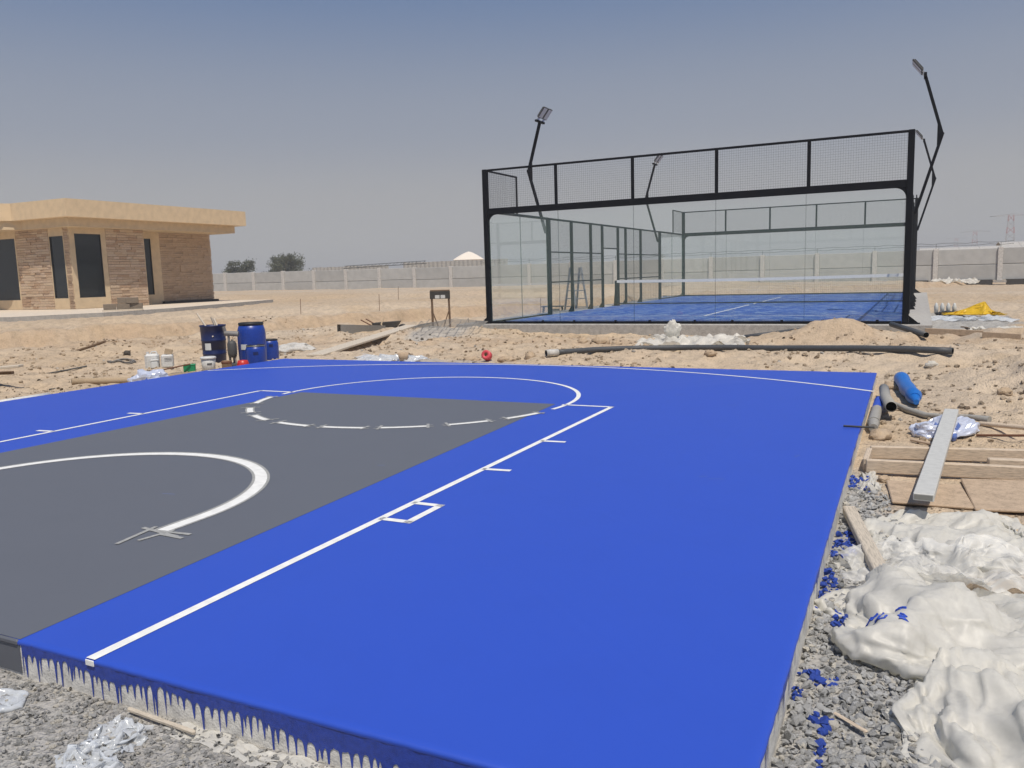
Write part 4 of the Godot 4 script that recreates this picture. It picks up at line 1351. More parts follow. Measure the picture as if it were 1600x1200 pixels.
func build_bags() -> void:
	var gy := -0.155
	var P := bag_points(Vector3(5.50, gy, -3.12), Vector3(0.50, 0.13, 0.46), 0.3, 201, 1.05)
	soft("plastic_bag", "crumpled white plastic bag behind the others, below the grey beam", "plastic bag", P, 44, 26, true, M.bag, "white plastic bags heaped on the gravel", 0.020, 2)
	P = bag_points(Vector3(5.44, gy, -1.76), Vector3(0.42, 0.20, 0.50), -0.25, 202, 1.05, 52, 30, 38)
	var big := soft("plastic_bag", "big white plastic bag with blue handwriting beside the slab", "plastic bag", P, 52, 30, true, M.bag, "white plastic bags heaped on the gravel", 0.020, 2)
	# handwriting in blue marker, laid on the bag where it lies
	var col := []
	for p in last_points:
		if p.x < 5.45 and p.z > -2.1 and p.z < -1.2: col.append(p)
	var hgt := func(x: float, z: float) -> float:
		var best := gy; var near := 1.0
		for p in col:
			var d2 := Vector2(p.x - x, p.z - z).length_squared()
			if d2 < near and p.y > gy + 0.05:
				near = d2; best = p.y
		return best
	var strokes := [
		[[0.0, 0.0], [0.012, 0.03], [0.03, 0.02], [0.028, -0.005], [0.012, 0.005]],
		[[0.04, 0.02], [0.05, -0.01], [0.065, 0.015], [0.08, -0.012], [0.09, 0.02]],
		[[0.10, 0.03], [0.105, -0.025], [0.12, -0.01], [0.11, 0.01]],
		[[0.135, 0.02], [0.15, 0.0], [0.165, 0.022], [0.15, 0.03]],
		[[0.075, 0.05], [0.085, 0.075], [0.10, 0.06], [0.088, 0.048], [0.11, 0.082]],
		[[0.13, 0.06], [0.15, 0.075], [0.16, 0.055], [0.175, 0.078], [0.18, 0.05]]]
	var s := begin(true)
	for k in strokes:
		var pts := []
		for i in k.size() - 1:
			for q in 4:
				var a := Vector2(k[i][0], k[i][1]).lerp(Vector2(k[i + 1][0], k[i + 1][1]), q / 4.0)
				var x := 5.14 + a.y * 1.5; var z := -1.66 + a.x * 1.15
				pts.append(Vector3(x, hgt.call(x, z) + 0.003, z))
		tube(s, pts, 0.0045, 5)
	tag(obj("marker_writing", s, M.blue, big), "blue marker handwriting")
	P = bag_points(Vector3(5.66, gy, -0.98), Vector3(0.42, 0.17, 0.44), 0.6, 203, 1.05)
	soft("plastic_bag", "white plastic bag nearest the camera in the lower right corner", "plastic bag", P, 44, 26, true, M.bag, "white plastic bags heaped on the gravel", 0.020, 2)
	P = bag_points(Vector3(5.98, gy, -1.75), Vector3(0.26, 0.17, 0.34), 0.1, 204, 1.05, 36, 22, 30)
	soft("plastic_bag", "white plastic bag cut off by the right edge of the picture", "plastic bag", P, 36, 22, true, M.bag, "white plastic bags heaped on the gravel", 0.020, 2)
	P = bag_points(Vector3(4.985, gy, -1.98), Vector3(0.075, 0.06, 0.13), -0.5, 205, 1.3, 30, 18, 30)
	soft("plastic_wrap", "small scrunched twist of white plastic against the slab edge", "plastic wrap", P, 30, 18, true, M.bag)
	P = sheet_points(Vector3(5.0, gy, -2.52), 0.16, 0.22, 0.3, 206, 1.06, 16, 16, 24, 0.04)
	soft("paper_scrap", "scrap of white plastic on gravel near the slab edge and short timber", "scrap", P, 16, 16, false, M.bag)
	P = sheet_points(Vector3(5.0, gy, -4.35), 0.14, 0.5, 0.1, 207, 1.04, 14, 22, 24, 0.06)
	soft("plastic_scrap", "torn white plastic strip hanging at the slab edge by the timbers", "scrap", P, 14, 22, false, M.bag)
	# front left
	P = sheet_points(Vector3(2.80, gy + 0.02, 0.26), 0.34, 0.20, -1.1, 208, 1.12, 34, 22, 26, 0.05)
	soft("bubble_wrap", "crumpled clear bubble wrap on the gravel before the slab", "bubble wrap", P, 34, 22, false, M.film)
	P = bag_points(Vector3(2.12, gy, 0.20), Vector3(0.085, 0.045, 0.07), 0.2, 209, 1.2, 26, 16, 24)
	soft("clear_bag", "small clear plastic bag at the left edge of the gravel", "plastic bag", P, 26, 16, true, M.film)
	P = sheet_points(Vector3(3.30, gy + 0.01, 0.055), 0.75, 0.08, -0.03, 210, 1.06, 40, 8, 20, 0.02)
	soft("plastic_strip", "long greyish plastic strip at the foot of the dripped slab face", "plastic strip", P, 40, 8, false, M.bag)
	# middle distance
	P = sheet_points(Vector3(1.35, 0.0, -14.55), 1.9, 1.5, 0.1, 211, 1.15, 34, 26, 26, 0.12)
	soft("plastic_sheet", "white plastic sheet spread on sand before the padel court", "plastic sheet", P, 34, 26, false, M.bag)
	P = bag_points(Vector3(0.88, 0.06, -14.55), Vector3(0.15, 0.19, 0.06), 0.2, 216, 1.0, 24, 18, 1)
	soft("plastic_bag", "upright white plastic bag on the sheet before the padel court", "plastic bag", P, 24, 18, true, M.bag)
	P = bag_points(Vector3(-6.68, -0.12, -11.75), Vector3(0.42, 0.15, 0.22), 0.15, 213, 1.14, 36, 22, 24)
	soft("white_sack", "limp white sack on the sand right of the blue barrels", "sack", P, 36, 22, true, M.sack)
	P = sheet_points(Vector3(-3.5, -0.1, -10.75), 1.3, 0.5, 0.1, 214, 1.12, 30, 16, 22, 0.08)
	soft("clear_sheet", "crumpled clear plastic sheet just behind the blue slab", "plastic sheet", P, 30, 16, false, M.film)
	var tent := func(x: float, z: float) -> float:
		var y := ground_height(x, z)
		y += 0.40 * clampf(1.0 - absf(x - 7.08) / (0.95 if x < 7.08 else 0.26), 0.0, 1.0) * clampf(1.2 - absf(z + 23.3) / 0.6, 0.0, 1.0)
		return y
	P = sheet_points(Vector3(6.85, 0.05, -23.3), 1.25, 1.4, 0.1, 215, 1.05, 28, 24, 18, 0.05, tent)
	soft("yellow_tarp", "bright yellow tarpaulin bunched on the ground right of the padel cage", "tarpaulin", P, 26, 22, false, M.yellow)
	P = sheet_points(Vector3(6.55, 0.0, -21.6), 1.9, 1.0, 0.1, 216, 1.1, 34, 18, 18, 0.08)
	soft("clear_sheet", "clear plastic sheet lying below the yellow tarpaulin", "plastic sheet", P, 34, 18, false, M.film)
	P = sheet_points(Vector3(6.9, 0.0, -17.9), 0.9, 0.5, 0.1, 217, 1.1, 22, 14, 18, 0.08)
	soft("clear_sheet", "white scrap sheet on grey ground right of the padel kerb", "plastic sheet", P, 22, 14, false, M.bag)
	P = sheet_points(Vector3(8.4, -0.2, -69.0), 2.6, 1.2, 0.1, 218, 1.1, 22, 14, 14, 0.3)
	soft("sand_bag_heap", "low white heap at the foot of the far wall on the right", "heap", P, 22, 14, false, M.bag)
	# loose film thrown over the bags
	var over := func(x: float, z: float) -> float:
		var y := ground_height(x, z)
		for q in [[5.50, -3.12, 0.48, 0.44, 0.20], [5.42, -1.82, 0.42, 0.48, 0.25], [5.52, -0.98, 0.40, 0.40, 0.24]]:
			var d := pow((x - q[0]) / q[2], 2.0) + pow((z - q[1]) / q[3], 2.0)
			if d < 1.0: y = maxf(y, gy + q[4] * sqrt(1.0 - d))
		return y
	P = sheet_points(Vector3(5.42, gy + 0.1, -2.50), 0.85, 0.55, 0.15, 219, 1.01, 44, 30, 26, 0.09, over, 0.12)
	soft("plastic_film", "loose white film bridging the far bag and the big bag", "plastic film", P, 44, 30, false, M.bagfilm, "", 0.010, 2)
	# foil clumps: flat facets of two colours
	for q in [[Vector3(5.55, -0.14, -6.35), 0.17, "crumpled silver and blue foil under the grey beam", 31], [Vector3(-5.62, -0.14, -7.15), 0.20, "crumpled silver and blue foil on the cardboard tube left of the slab", 32]]:
		var t := thing("crumpled_foil", q[2], "foil", q[0])
		for k in 2:
			var fp := bag_points(q[0] + Vector3(0.02 * k, 0.0, 0.01 * k), Vector3(q[1] * 1.1, q[1] * 0.55, q[1] * 0.85) * (1.12 - 0.25 * k), 0.4 + k, q[3] + k * 3, 1.3, 26, 16, 16)
			var fm := grid_mesh(fp, 26, 16, true, false, 0.03, q[3] + k * 5, 1)
			var fo := obj(["silver_folds", "blue_folds"][k], fm, [M.foil, M.foilblue][k], t)
			fo.position = -q[0]

# ------------------------------------------------------------------ barrels, tins and other site things
func drum(called: String, label: String, at: Vector3, r: float, h: float, clamp_ring: bool, m: Material) -> Node3D:
	var t := thing(called, label, "barrel", at, 0.0, "blue plastic barrels left of the slab")
	var s := begin(true)
	lathe(s, [Vector2(0.0, 0.0), Vector2(r * 0.90, 0.0), Vector2(r * 0.95, 0.012), Vector2(r * 0.97, h * 0.1), Vector2(r, h * 0.32), Vector2(r, h * 0.72), Vector2(r * 0.97, h * 0.82), Vector2(r * 0.88, h * 0.92), Vector2(r * 0.84, h * 0.93), Vector2(r * 0.84, h * 0.955), Vector2(0, h * 0.955)], 36)
	obj("body", s, m, t)
	s = begin(true)
	lathe(s, [Vector2(r * 0.85, h * 0.935), Vector2(r * 0.885, h * 0.938), Vector2(r * 0.89, h * 0.985), Vector2(r * 0.86, h), Vector2(r * 0.80, h), Vector2(r * 0.78, h * 0.985), Vector2(0, h * 0.98)], 36)
	obj("lid", s, M.lid, t)
	if clamp_ring:
		s = begin(true)
		lathe(s, [Vector2(r * 0.89, h * 0.945), Vector2(r * 0.91, h * 0.955), Vector2(r * 0.91, h * 0.975), Vector2(r * 0.89, h * 0.985)], 36)
		obj("clamp_ring", s, M.ring, t)
	return t

func face_patch(s: SurfaceTool, r: float, a0: float, a1: float, y0: float, y1: float, n := 8) -> void:
	for i in n:
		var a := lerpf(a0, a1, float(i) / n); var b := lerpf(a0, a1, float(i + 1) / n)
		quad(s, Vector3(cos(a) * r, y0, sin(a) * r), Vector3(cos(b) * r, y0, sin(b) * r), Vector3(cos(b) * r, y1, sin(b) * r), Vector3(cos(a) * r, y1, sin(a) * r))

func build_barrels() -> void:
	var gy := func(x: float, z: float) -> Vector3: return Vector3(x, ground_height(x, z) - 0.01, z)
	var fa := 0.72   # direction of the camera seen from the barrels
	var t := drum("blue_barrel", "tall blue plastic barrel with black lid, largest of the group", gy.call(-6.02, -9.86), 0.26, 0.80, false, M.drum)
	var s := begin(false)
	face_patch(s, 0.268, fa + 0.95, fa + 0.45, 0.30, 0.40)
	obj("white_label", s, M.label, t)
	t = drum("blue_barrel", "short blue barrel with pale clamp ring in front of the tall one", gy.call(-5.72, -9.62), 0.185, 0.42, true, M.drum)
	s = begin(false)
	face_patch(s, 0.187, fa + 0.35, fa - 0.15, 0.24, 0.30); obj("handle_recess", s, M.navy, t)
	t = drum("blue_barrel", "short blue barrel with black lid at the right of the group", gy.call(-6.22, -10.55), 0.17, 0.42, false, M.drum)
	s = begin(false)
	face_patch(s, 0.177, fa + 0.2, fa - 0.25, 0.28, 0.33); obj("handle_recess", s, M.navy, t)
	# open navy drum with sticks
	t = thing("open_drum", "open dark navy drum with sticks and a white label", "drum", gy.call(-6.86, -9.72), 0.0)
	s = begin(true)
	var r := 0.225
	var prof := [Vector2(0, 0.0), Vector2(r * 0.92, 0.0), Vector2(r * 0.95, 0.2), Vector2(r * 0.985, 0.21), Vector2(r * 0.985, 0.235), Vector2(r * 0.96, 0.245), Vector2(r * 0.99, 0.46), Vector2(r * 1.03, 0.47), Vector2(r * 1.03, 0.49), Vector2(r, 0.5), Vector2(r * 1.04, 0.74), Vector2(r * 1.09, 0.745), Vector2(r * 1.09, 0.77), Vector2(r * 1.02, 0.77), Vector2(r * 0.98, 0.3), Vector2(0, 0.3)]
	lathe(s, prof, 32)
	obj("body", s, M.navy, t)
	s = begin(false)
	face_patch(s, r * 1.0, fa + 0.85, fa + 0.3, 0.30, 0.43); obj("white_label", s, M.label, t)
	for q in [[Vector3(0.16, 0.55, 0.16), Vector3(-0.28, 1.0, 0.10)], [Vector3(0.1, 0.4, -0.12), Vector3(-0.02, 0.92, 0.0)], [Vector3(0.2, 0.6, 0.0), Vector3(-0.05, 0.88, -0.1)]]:
		s = begin(true)
		tube(s, [q[0], q[1]], 0.018, 7)
		obj("stick", s, M.woodgrey, t)
	# paint mixer between the drums
	t = thing("mixing_drill_stand", "grey paint mixing machine standing between navy drum and tall barrel", "mixer", gy.call(-6.13, -9.45), 0.5)
	s = begin(false)
	cbox(s, Vector3(0, 0.03, 0), Vector3(0.22, 0.05, 0.22), 0.008); obj("base", s, M.darkmetal, t)
	s = begin(true)
	tube(s, [Vector3(-0.05, 0.05, 0), Vector3(-0.05, 0.62, 0)], 0.022, 8); tube(s, [Vector3(0.06, 0.05, 0.02), Vector3(0.02, 0.5, 0)], 0.016, 8); tube(s, [Vector3(0.0, 0.05, -0.07), Vector3(0.0, 0.5, -0.02)], 0.016, 8)
	obj("leg", s, M.greymetal, t)
	s = begin(true)
	lathe(s, [Vector2(0, 0.16), Vector2(0.07, 0.17), Vector2(0.085, 0.25), Vector2(0.085, 0.42), Vector2(0.06, 0.47), Vector2(0, 0.48)], 18); obj("motor", s, M.darkmetal, t)
	s = begin(true)
	tube(s, [Vector3(-0.12, 0.62, 0), Vector3(0.14, 0.60, 0)], 0.05, 10); tube(s, [Vector3(-0.1, 0.62, 0.0), Vector3(-0.12, 0.74, 0.02)], 0.03, 8)
	obj("head", s, M.greymetal, t)
	# white bucket
	t = thing("white_bucket", "white plastic bucket with lid at the slab edge before the navy drum", "bucket", gy.call(-5.93, -8.66))
	s = begin(true)
	lathe(s, [Vector2(0, 0), Vector2(0.105, 0), Vector2(0.125, 0.25), Vector2(0, 0.25)], 24); obj("body", s, M.white, t)
	s = begin(true)
	lathe(s, [Vector2(0.128, 0.235), Vector2(0.136, 0.24), Vector2(0.136, 0.265), Vector2(0.12, 0.275), Vector2(0, 0.272)], 24); obj("lid", s, M.white, t)
	s = begin(false)
	face_patch(s, 0.1225, fa + 0.25, fa - 0.45, 0.14, 0.165); obj("print", s, M.print_ink, t)
	# small dark tins and brushes beside it
	t = thing("paint_tin", "rusty open paint tin beside the white bucket", "tin", gy.call(-5.70, -8.86))
	s = begin(true)
	lathe(s, [Vector2(0, 0), Vector2(0.085, 0), Vector2(0.085, 0.19), Vector2(0.09, 0.195), Vector2(0.08, 0.2), Vector2(0.078, 0.12), Vector2(0, 0.12)], 20); obj("body", s, M.card, t)
	s = begin(true)
	lathe(s, [Vector2(0.087, 0.15), Vector2(0.092, 0.155), Vector2(0.092, 0.2), Vector2(0.086, 0.205)], 20); obj("rim", s, M.rust, t)
	t = thing("paint_tin", "small red and orange paint tin at the slab edge", "tin", gy.call(-5.50, -9.05))
	s = begin(true)
	lathe(s, [Vector2(0, 0), Vector2(0.10, 0), Vector2(0.105, 0.1), Vector2(0, 0.1)], 20); obj("orange_base", s, M.orange, t)
	s = begin(true)
	lathe(s, [Vector2(0.106, 0.1), Vector2(0.11, 0.11), Vector2(0.085, 0.19), Vector2(0, 0.2)], 20); obj("red_top", s, M.red, t)
	# green box
	t = thing("green_box", "small green plastic box beside the white bucket", "box", gy.call(-6.28, -8.55), 0.75)
	s = begin(false)
	cbox(s, Vector3(0, 0.06, 0), Vector3(0.20, 0.12, 0.14), 0.012); obj("body", s, M.green, t)
	s = begin(false)
	cbox(s, Vector3(0, 0.125, 0), Vector3(0.21, 0.02, 0.15), 0.006); obj("lid", s, M.green, t)
	# jerrycan
	t = thing("jerrycan", "white plastic jerrycan standing on sand left of the slab", "jerrycan", gy.call(-7.05, -8.42), 0.75)
	s = begin(false)
	cbox(s, Vector3(0, 0.15, 0), Vector3(0.24, 0.30, 0.17), 0.035); obj("body", s, M.white, t)
	s = begin(true)
	tube(s, [Vector3(-0.07, 0.29, 0), Vector3(-0.07, 0.335, 0)], 0.025, 12); obj("cap", s, M.white, t)
	s = begin(true)
	tube(s, [Vector3(-0.02, 0.29, 0), Vector3(0.0, 0.335, 0), Vector3(0.07, 0.335, 0), Vector3(0.09, 0.29, 0)], 0.014, 8); obj("handle", s, M.white, t)
	# white tub with cardboard
	t = thing("white_tub", "square white tub with printed side and brown cardboard on top", "tub", gy.call(-6.78, -8.52), 0.75)
	s = begin(false)
	cbox(s, Vector3(0, 0.115, 0), Vector3(0.20, 0.23, 0.19), 0.02); obj("body", s, M.white, t)
	s = begin(false)
	for q in [0.17, 0.145, 0.12]: box(s, Vector3(0.02, q, 0.0955), Vector3(0.12, 0.01, 0.002))
	obj("print", s, M.print_ink, t)
	s = begin(false)
	cbox(s, Vector3(0.03, 0.28, 0.0), Vector3(0.13, 0.10, 0.06), 0.004, Basis(Vector3.FORWARD, 0.25)); obj("cardboard_flap", s, M.card, t)
	# grey plastic container left of it
	t = thing("clear_tub", "low pale container between jerrycan and square tub", "container", gy.call(-6.90, -8.34), 0.75)
	s = begin(false)
	cbox(s, Vector3(0, 0.07, 0), Vector3(0.13, 0.14, 0.12), 0.02); obj("body", s, M.label, t)
	s = begin(false)
	cbox(s, Vector3(0.0, 0.15, 0), Vector3(0.14, 0.018, 0.13), 0.006); obj("lid", s, M.white, t)

func rod(called: String, label: String, cat: String, a: Vector3, b: Vector3, r: float, m: Material) -> void:
	var s := begin(true)
	var md := (a + b) * 0.5 + Vector3(0, -0.004, 0)
	tube(s, [a, md, b], r, 8)
	tag(obj(called, s, m), label, cat)

func plank(called: String, label: String, a: Vector3, b: Vector3, w: float, th: float, m: Material, group := "", cat := "plank") -> Node3D:
	# own axis along z so that the grain follows it
	var t := MeshInstance3D.new()
	var s := begin(false)
	cbox(s, Vector3.ZERO, Vector3(w, th, a.distance_to(b)), 0.006)
	t.mesh = mesh_of(s); t.material_override = m
	t.name = numbered(called)
	add_child(t, true)
	t.transform = Transform3D(aim(a, b), (a + b) * 0.5)
	tag(t, label, cat, group)
	return t

func boulder(label: String, at: Vector3, size: Vector3, sd: int, c: Color) -> void:
	var st := begin(true)
	var nz := noise_of(sd, 1.1, 4)
	var P := func(j: int, i: int) -> Vector3:
		var th := PI * j / 10.0; var ph := TAU * i / 14.0
		var d := Vector3(sin(th) * cos(ph), cos(th), sin(th) * sin(ph))
		var q := 0.5 * (1.0 + 0.55 * nz.get_noise_3dv(d * 1.6) + 0.2 * nz.get_noise_3dv(d * 4.0))
		return Vector3(snappedf(d.x * q, 0.22), snappedf(d.y * q, 0.26), snappedf(d.z * q, 0.22)).lerp(d * q, 0.45) * size
	for j in 10:
		for i in 14:
			tri(st, P.call(j, i), P.call(j + 1, i), P.call(j + 1, i + 1)); tri(st, P.call(j, i), P.call(j + 1, i + 1), P.call(j, i + 1))
	var m: StandardMaterial3D = M.clod.duplicate()
	m.vertex_color_use_as_albedo = false
	m.albedo_color = lin(c.r, c.g, c.b)
	m.uv1_world_triplanar = true
	tag(obj("sandstone_lump", st, m, null, at), label, "rock")

func build_site() -> void:
	var H := func(x: float, z: float, up := 0.0) -> Vector3: return Vector3(x, ground_height(x, z) + up, z)
	# cardboard tube, rod, coil and odd bits on the left
	var s := begin(true)
	pipe(s, [H.call(-6.55, -6.45, 0.05), H.call(-6.1, -7.2, 0.05), H.call(-5.75, -8.2, 0.05)], 0.05, 0.006, 16)
	tag(obj("cardboard_tube", s, M.card), "long brown cardboard tube on the sand left of the slab", "tube")
	rod("steel_rod", "rusty rod leaning from the green box to the sand", "rod", H.call(-6.55, -7.75, 0.03), H.call(-6.2, -8.5, 0.14), 0.012, M.rust)
	rod("steel_rod", "dark stick lying on the sand by the cardboard tube", "stick", H.call(-6.75, -6.2, 0.02), H.call(-6.4, -6.95, 0.03), 0.013, M.darkmetal)
	rod("steel_rod", "short dark rod on bare sand between tube and coil", "stick", H.call(-9.05, -7.75, 0.02), H.call(-8.8, -8.4, 0.02), 0.014, M.darkmetal)
	rod("timber_offcut", "slanting timber offcut on the sand below the terrace", "stick", H.call(-12.1, -10.6, 0.02), H.call(-11.2, -10.7, 0.10), 0.03, M.wooddark)
	s = begin(true)
	for k in 2:
		var pts := []
		for i in 33:
			var a := TAU * i / 32.0
			pts.append(H.call(-8.75 + cos(a) * 0.24, -9.15 + sin(a) * 0.24 + 0.03 * k, 0.025 + 0.022 * k))
		tube(s, pts, 0.012, 6, false)
	tag(obj("wire_coil", s, M.greymetal), "grey ring of coiled wire lying flat on the sand", "coil")
	boulder("small dark lump on the sand beyond the wire coil", H.call(-9.9, -10.2, 0.03), Vector3(0.16, 0.11, 0.13), 5, Color(0.10, 0.085, 0.07))
	# board on a dark box at the left edge
	var t := thing("site_bench", "weathered board resting on a black crate at the left edge", "bench", H.call(-7.95, -5.95), 0.5)
	s = begin(false)
	cbox(s, Vector3(-0.25, 0.13, 0.0), Vector3(0.5, 0.26, 0.35), 0.01); obj("crate", s, M.darkmetal, t)
	s = begin(false)
	cbox(s, Vector3(0.05, 0.285, 0.05), Vector3(1.15, 0.04, 0.16), 0.006, Basis(Vector3.FORWARD, -0.06)); obj("board", s, M.woodgrey, t)
	s = begin(false)
	cbox(s, Vector3(0.02, 0.20, -0.12), Vector3(0.75, 0.05, 0.09), 0.006); obj("board", s, M.wooddark, t)
	s = begin(true)
	pipe(s, [Vector3(-5.45, -0.06, -4.2), Vector3(-5.38, -0.055, -5.0), Vector3(-5.36, -0.05, -5.25)], 0.05)
	tag(obj("white_pipe", s, M.white), "white plastic pipe along the left edge of the slab", "pipe")
	# sign frame
	t = thing("notice_frame", "rough timber frame with a dark notice board and two papers", "sign", H.call(-6.85, -18.3), 0.42)
	for x in [-0.25, 0.25]:
		s = begin(false)
		bar(s, Vector3(x, -0.05, 0), Vector3(x * 0.97, 1.03, 0), 0.055, 0.05, 0.004); bar(s, Vector3(x * 0.98 + 0.03, 0.0, 0.05), Vector3(x * 0.97 + 0.02, 0.98, 0.04), 0.03, 0.03)
		obj("post", s, M.wooddark, t)
		s = begin(false)
		bar(s, Vector3(x, 0.50, 0.03), Vector3(x * 0.25, -0.03, 0.05), 0.035, 0.03); obj("brace", s, M.wooddark, t)
	s = begin(false)
	cbox(s, Vector3(0, 0.92, 0.05), Vector3(0.58, 0.22, 0.03), 0.004); obj("board", s, M.bitumen, t)
	s = begin(false)
	cbox(s, Vector3(0, 1.04, 0.03), Vector3(0.56, 0.05, 0.05), 0.004); obj("top_rail", s, M.wooddark, t)
	for x in [-0.075, 0.085]:
		s = begin(false)
		box(s, Vector3(x, 0.87, 0.068), Vector3(0.13, 0.095, 0.003)); obj("paper", s, M.white, t)
	# long board over a hollow
	plank("walkway_board", "long grey board laid over a hollow left of the padel court", Vector3(-5.35, -0.06, -10.85), Vector3(-7.15, 0.10, -17.2), 0.36, 0.045, M.woodgrey)
	# grey trough and hose
	t = thing("metal_trough", "dark bent sheet-metal trough half sunk in the sand", "trough", H.call(-8.2, -16.4), 1.02)
	s = begin(false)
	for i in 12:
		var z0 := i / 12.0; var z1 := (i + 1) / 12.0
		var h0 := 0.22 - 0.10 * z0; var h1 := 0.22 - 0.10 * z1
		quad(s, Vector3(-0.65 + 1.3 * z0, -0.05, 0.12 * sin(z0 * 3.0)), Vector3(-0.65 + 1.3 * z1, -0.05, 0.12 * sin(z1 * 3.0)), Vector3(-0.65 + 1.3 * z1, h1, 0.15 * sin(z1 * 3.0)), Vector3(-0.65 + 1.3 * z0, h0, 0.15 * sin(z0 * 3.0)))
		quad(s, Vector3(-0.65 + 1.3 * z0, h0, 0.15 * sin(z0 * 3.0)), Vector3(-0.65 + 1.3 * z1, h1, 0.15 * sin(z1 * 3.0)), Vector3(-0.65 + 1.3 * z1, h1 - 0.01, -0.25 + 0.1 * z1), Vector3(-0.65 + 1.3 * z0, h0 - 0.01, -0.25 + 0.1 * z0))
		quad(s, Vector3(-0.65 + 1.3 * z0, h0 - 0.01, -0.25 + 0.1 * z0), Vector3(-0.65 + 1.3 * z1, h1 - 0.01, -0.25 + 0.1 * z1), Vector3(-0.65 + 1.3 * z1, -0.05, -0.28 + 0.1 * z1), Vector3(-0.65 + 1.3 * z0, -0.05, -0.28 + 0.1 * z0))
	obj("sheet", s, M.greymetal, t)
	s = begin(true)
	tube(s, [H.call(-8.35, -17.6, 0.26), H.call(-8.3, -17.4, 0.16), H.call(-8.15, -17.3, 0.05), H.call(-7.9, -17.45, 0.03), H.call(-7.6, -18.0, 0.03), H.call(-7.3, -18.7, 0.03)], 0.022, 8)
	tag(obj("hose", s, M.card), "pale hose curling over the end of the metal trough", "hose")
	# wheelbarrow
	t = thing("wheelbarrow", "dark wheelbarrow tipped into the sand near the notice frame", "wheelbarrow", H.call(-9.7, -19.7, 0.0), 0.35)
	s = begin(false)
	var tp := [Vector3(-0.42, 0.36, -0.28), Vector3(0.42, 0.40, -0.30), Vector3(0.42, 0.40, 0.30), Vector3(-0.42, 0.36, 0.28)]
	var bt := [Vector3(-0.26, 0.08, -0.18), Vector3(0.22, 0.08, -0.2), Vector3(0.22, 0.08, 0.2), Vector3(-0.26, 0.08, 0.18)]
	for i in 4: quad_out(s, tp[i], tp[(i + 1) % 4], bt[(i + 1) % 4], bt[i], Vector3(0, 0.25, 0))
	quad_out(s, bt[0], bt[1], bt[2], bt[3], Vector3(0, 1, 0))
	obj("tray", s, M.darkmetal, t)
	for z in [-0.24, 0.24]:
		s = begin(true)
		tube(s, [Vector3(0.45, 0.02, z * 0.4), Vector3(-0.3, 0.22, z), Vector3(-0.75, 0.48, z * 1.2)], 0.02, 7); obj("handle", s, M.rust, t)
	s = begin(true)
	var wp := []
	for i in 17: wp.append(Vector3(0.52 + cos(TAU * i / 16.0) * 0.15, 0.12 + sin(TAU * i / 16.0) * 0.15, 0))
	tube(s, wp, 0.04, 8, false); obj("wheel", s, M.lid, t)
	# stakes with string
	var stakes := [[-13.9, -20.6], [-12.4, -23.2], [-9.3, -26.0], [-6.9, -25.5], [-16.4, -30.5]]
	var labels := ["thin rusty stake standing left of the wheelbarrow, nearest the building", "thin rusty stake behind the wheelbarrow", "thin stake behind the notice frame", "thin stake just left of the padel cage", "thin far stake on the sand bank before the wall"]
	for i in stakes.size():
		var b: Vector3 = H.call(stakes[i][0], stakes[i][1], -0.1)
		s = begin(true)
		tube(s, [b, b + Vector3(0.02, 0.72, 0.0)], 0.010, 5)
		tag(obj("stake", s, M.rust), labels[i], "stake", "setting-out stakes in the sand")
	# white socketed long pipe
	s = begin(true)
	var lp := []
	for q in [[-0.55, -11.75], [0.0, -12.45], [0.6, -12.95], [1.4, -13.15], [2.4, -13.1], [3.6, -12.75], [4.8, -12.3], [5.85, -11.95]]:
		lp.append(Vector3(q[0], 0.0, q[1]))
	var dense := []
	for i in lp.size() - 1:
		for k in 5: dense.append((lp[i] as Vector3).lerp(lp[i + 1], k / 5.0))
	dense.append(lp[-1])
	for i in dense.size():
		var top := -1.0
		for k in range(maxi(i - 3, 0), mini(i + 4, dense.size())): top = maxf(top, ground_height(dense[k].x, dense[k].z))
		dense[i].y = top
	lp = []
	for i in dense.size():
		var sum := 0.0; var cnt := 0
		for k in range(maxi(i - 4, 0), mini(i + 5, dense.size())):
			sum += dense[k].y; cnt += 1
		lp.append(Vector3(dense[i].x, sum / cnt + 0.045, dense[i].z))
	pipe(s, lp, 0.052, 0.006, 14)
	t = thing("drain_pipe", "long bent dark grey pipe across the sand behind the slab", "pipe")
	obj("pipe_wall", s, M.pipe, t)
	s = begin(true)
	pipe(s, [lp[0] + Vector3(-0.13, 0.0, 0.14), lp[0] + Vector3(0.03, 0.0, -0.035)], 0.064, 0.006, 14)
	tag(obj("coupling", s, M.sack, t), "pale coupling on the left end")
	s = begin(true)
	pipe(s, [H.call(1.95, -16.05, 0.05), H.call(3.15, -16.75, 0.10)], 0.05)
	tag(obj("drain_pipe", s, M.pipe), "short dark pipe lying before the padel kerb", "pipe")
	s = begin(true)
	pipe(s, [Vector3(4.92, 0.16, -16.95), Vector3(5.55, 0.05, -15.5)], 0.055)
	tag(obj("drain_pipe", s, M.pipe), "dark pipe offcut at the right front corner of the padel cage", "pipe")
	s = begin(true)
	pipe(s, [H.call(6.95, -12.3, 0.03), H.call(7.6, -11.9, 0.05)], 0.05)
	tag(obj("drain_pipe", s, M.pipe), "dark pipe end poking from sand at the right edge", "pipe")
	# timber edging right of the padel plinth
	plank("edging_board", "brown edging board on sand right of the padel corner post", Vector3(5.55, 0.05, -16.55), Vector3(6.55, 0.03, -16.2), 0.03, 0.12, M.ply)
	plank("edging_board", "second brown edging board farther right on the sand", Vector3(6.5, 0.04, -15.75), Vector3(7.1, 0.02, -15.5), 0.03, 0.12, M.ply)
	plank("timber_strip", "thin dark strip on the grey ground below the yellow tarpaulin", H.call(6.3, -18.6, 0.03), H.call(6.75, -17.2, 0.03), 0.05, 0.03, M.wooddark)
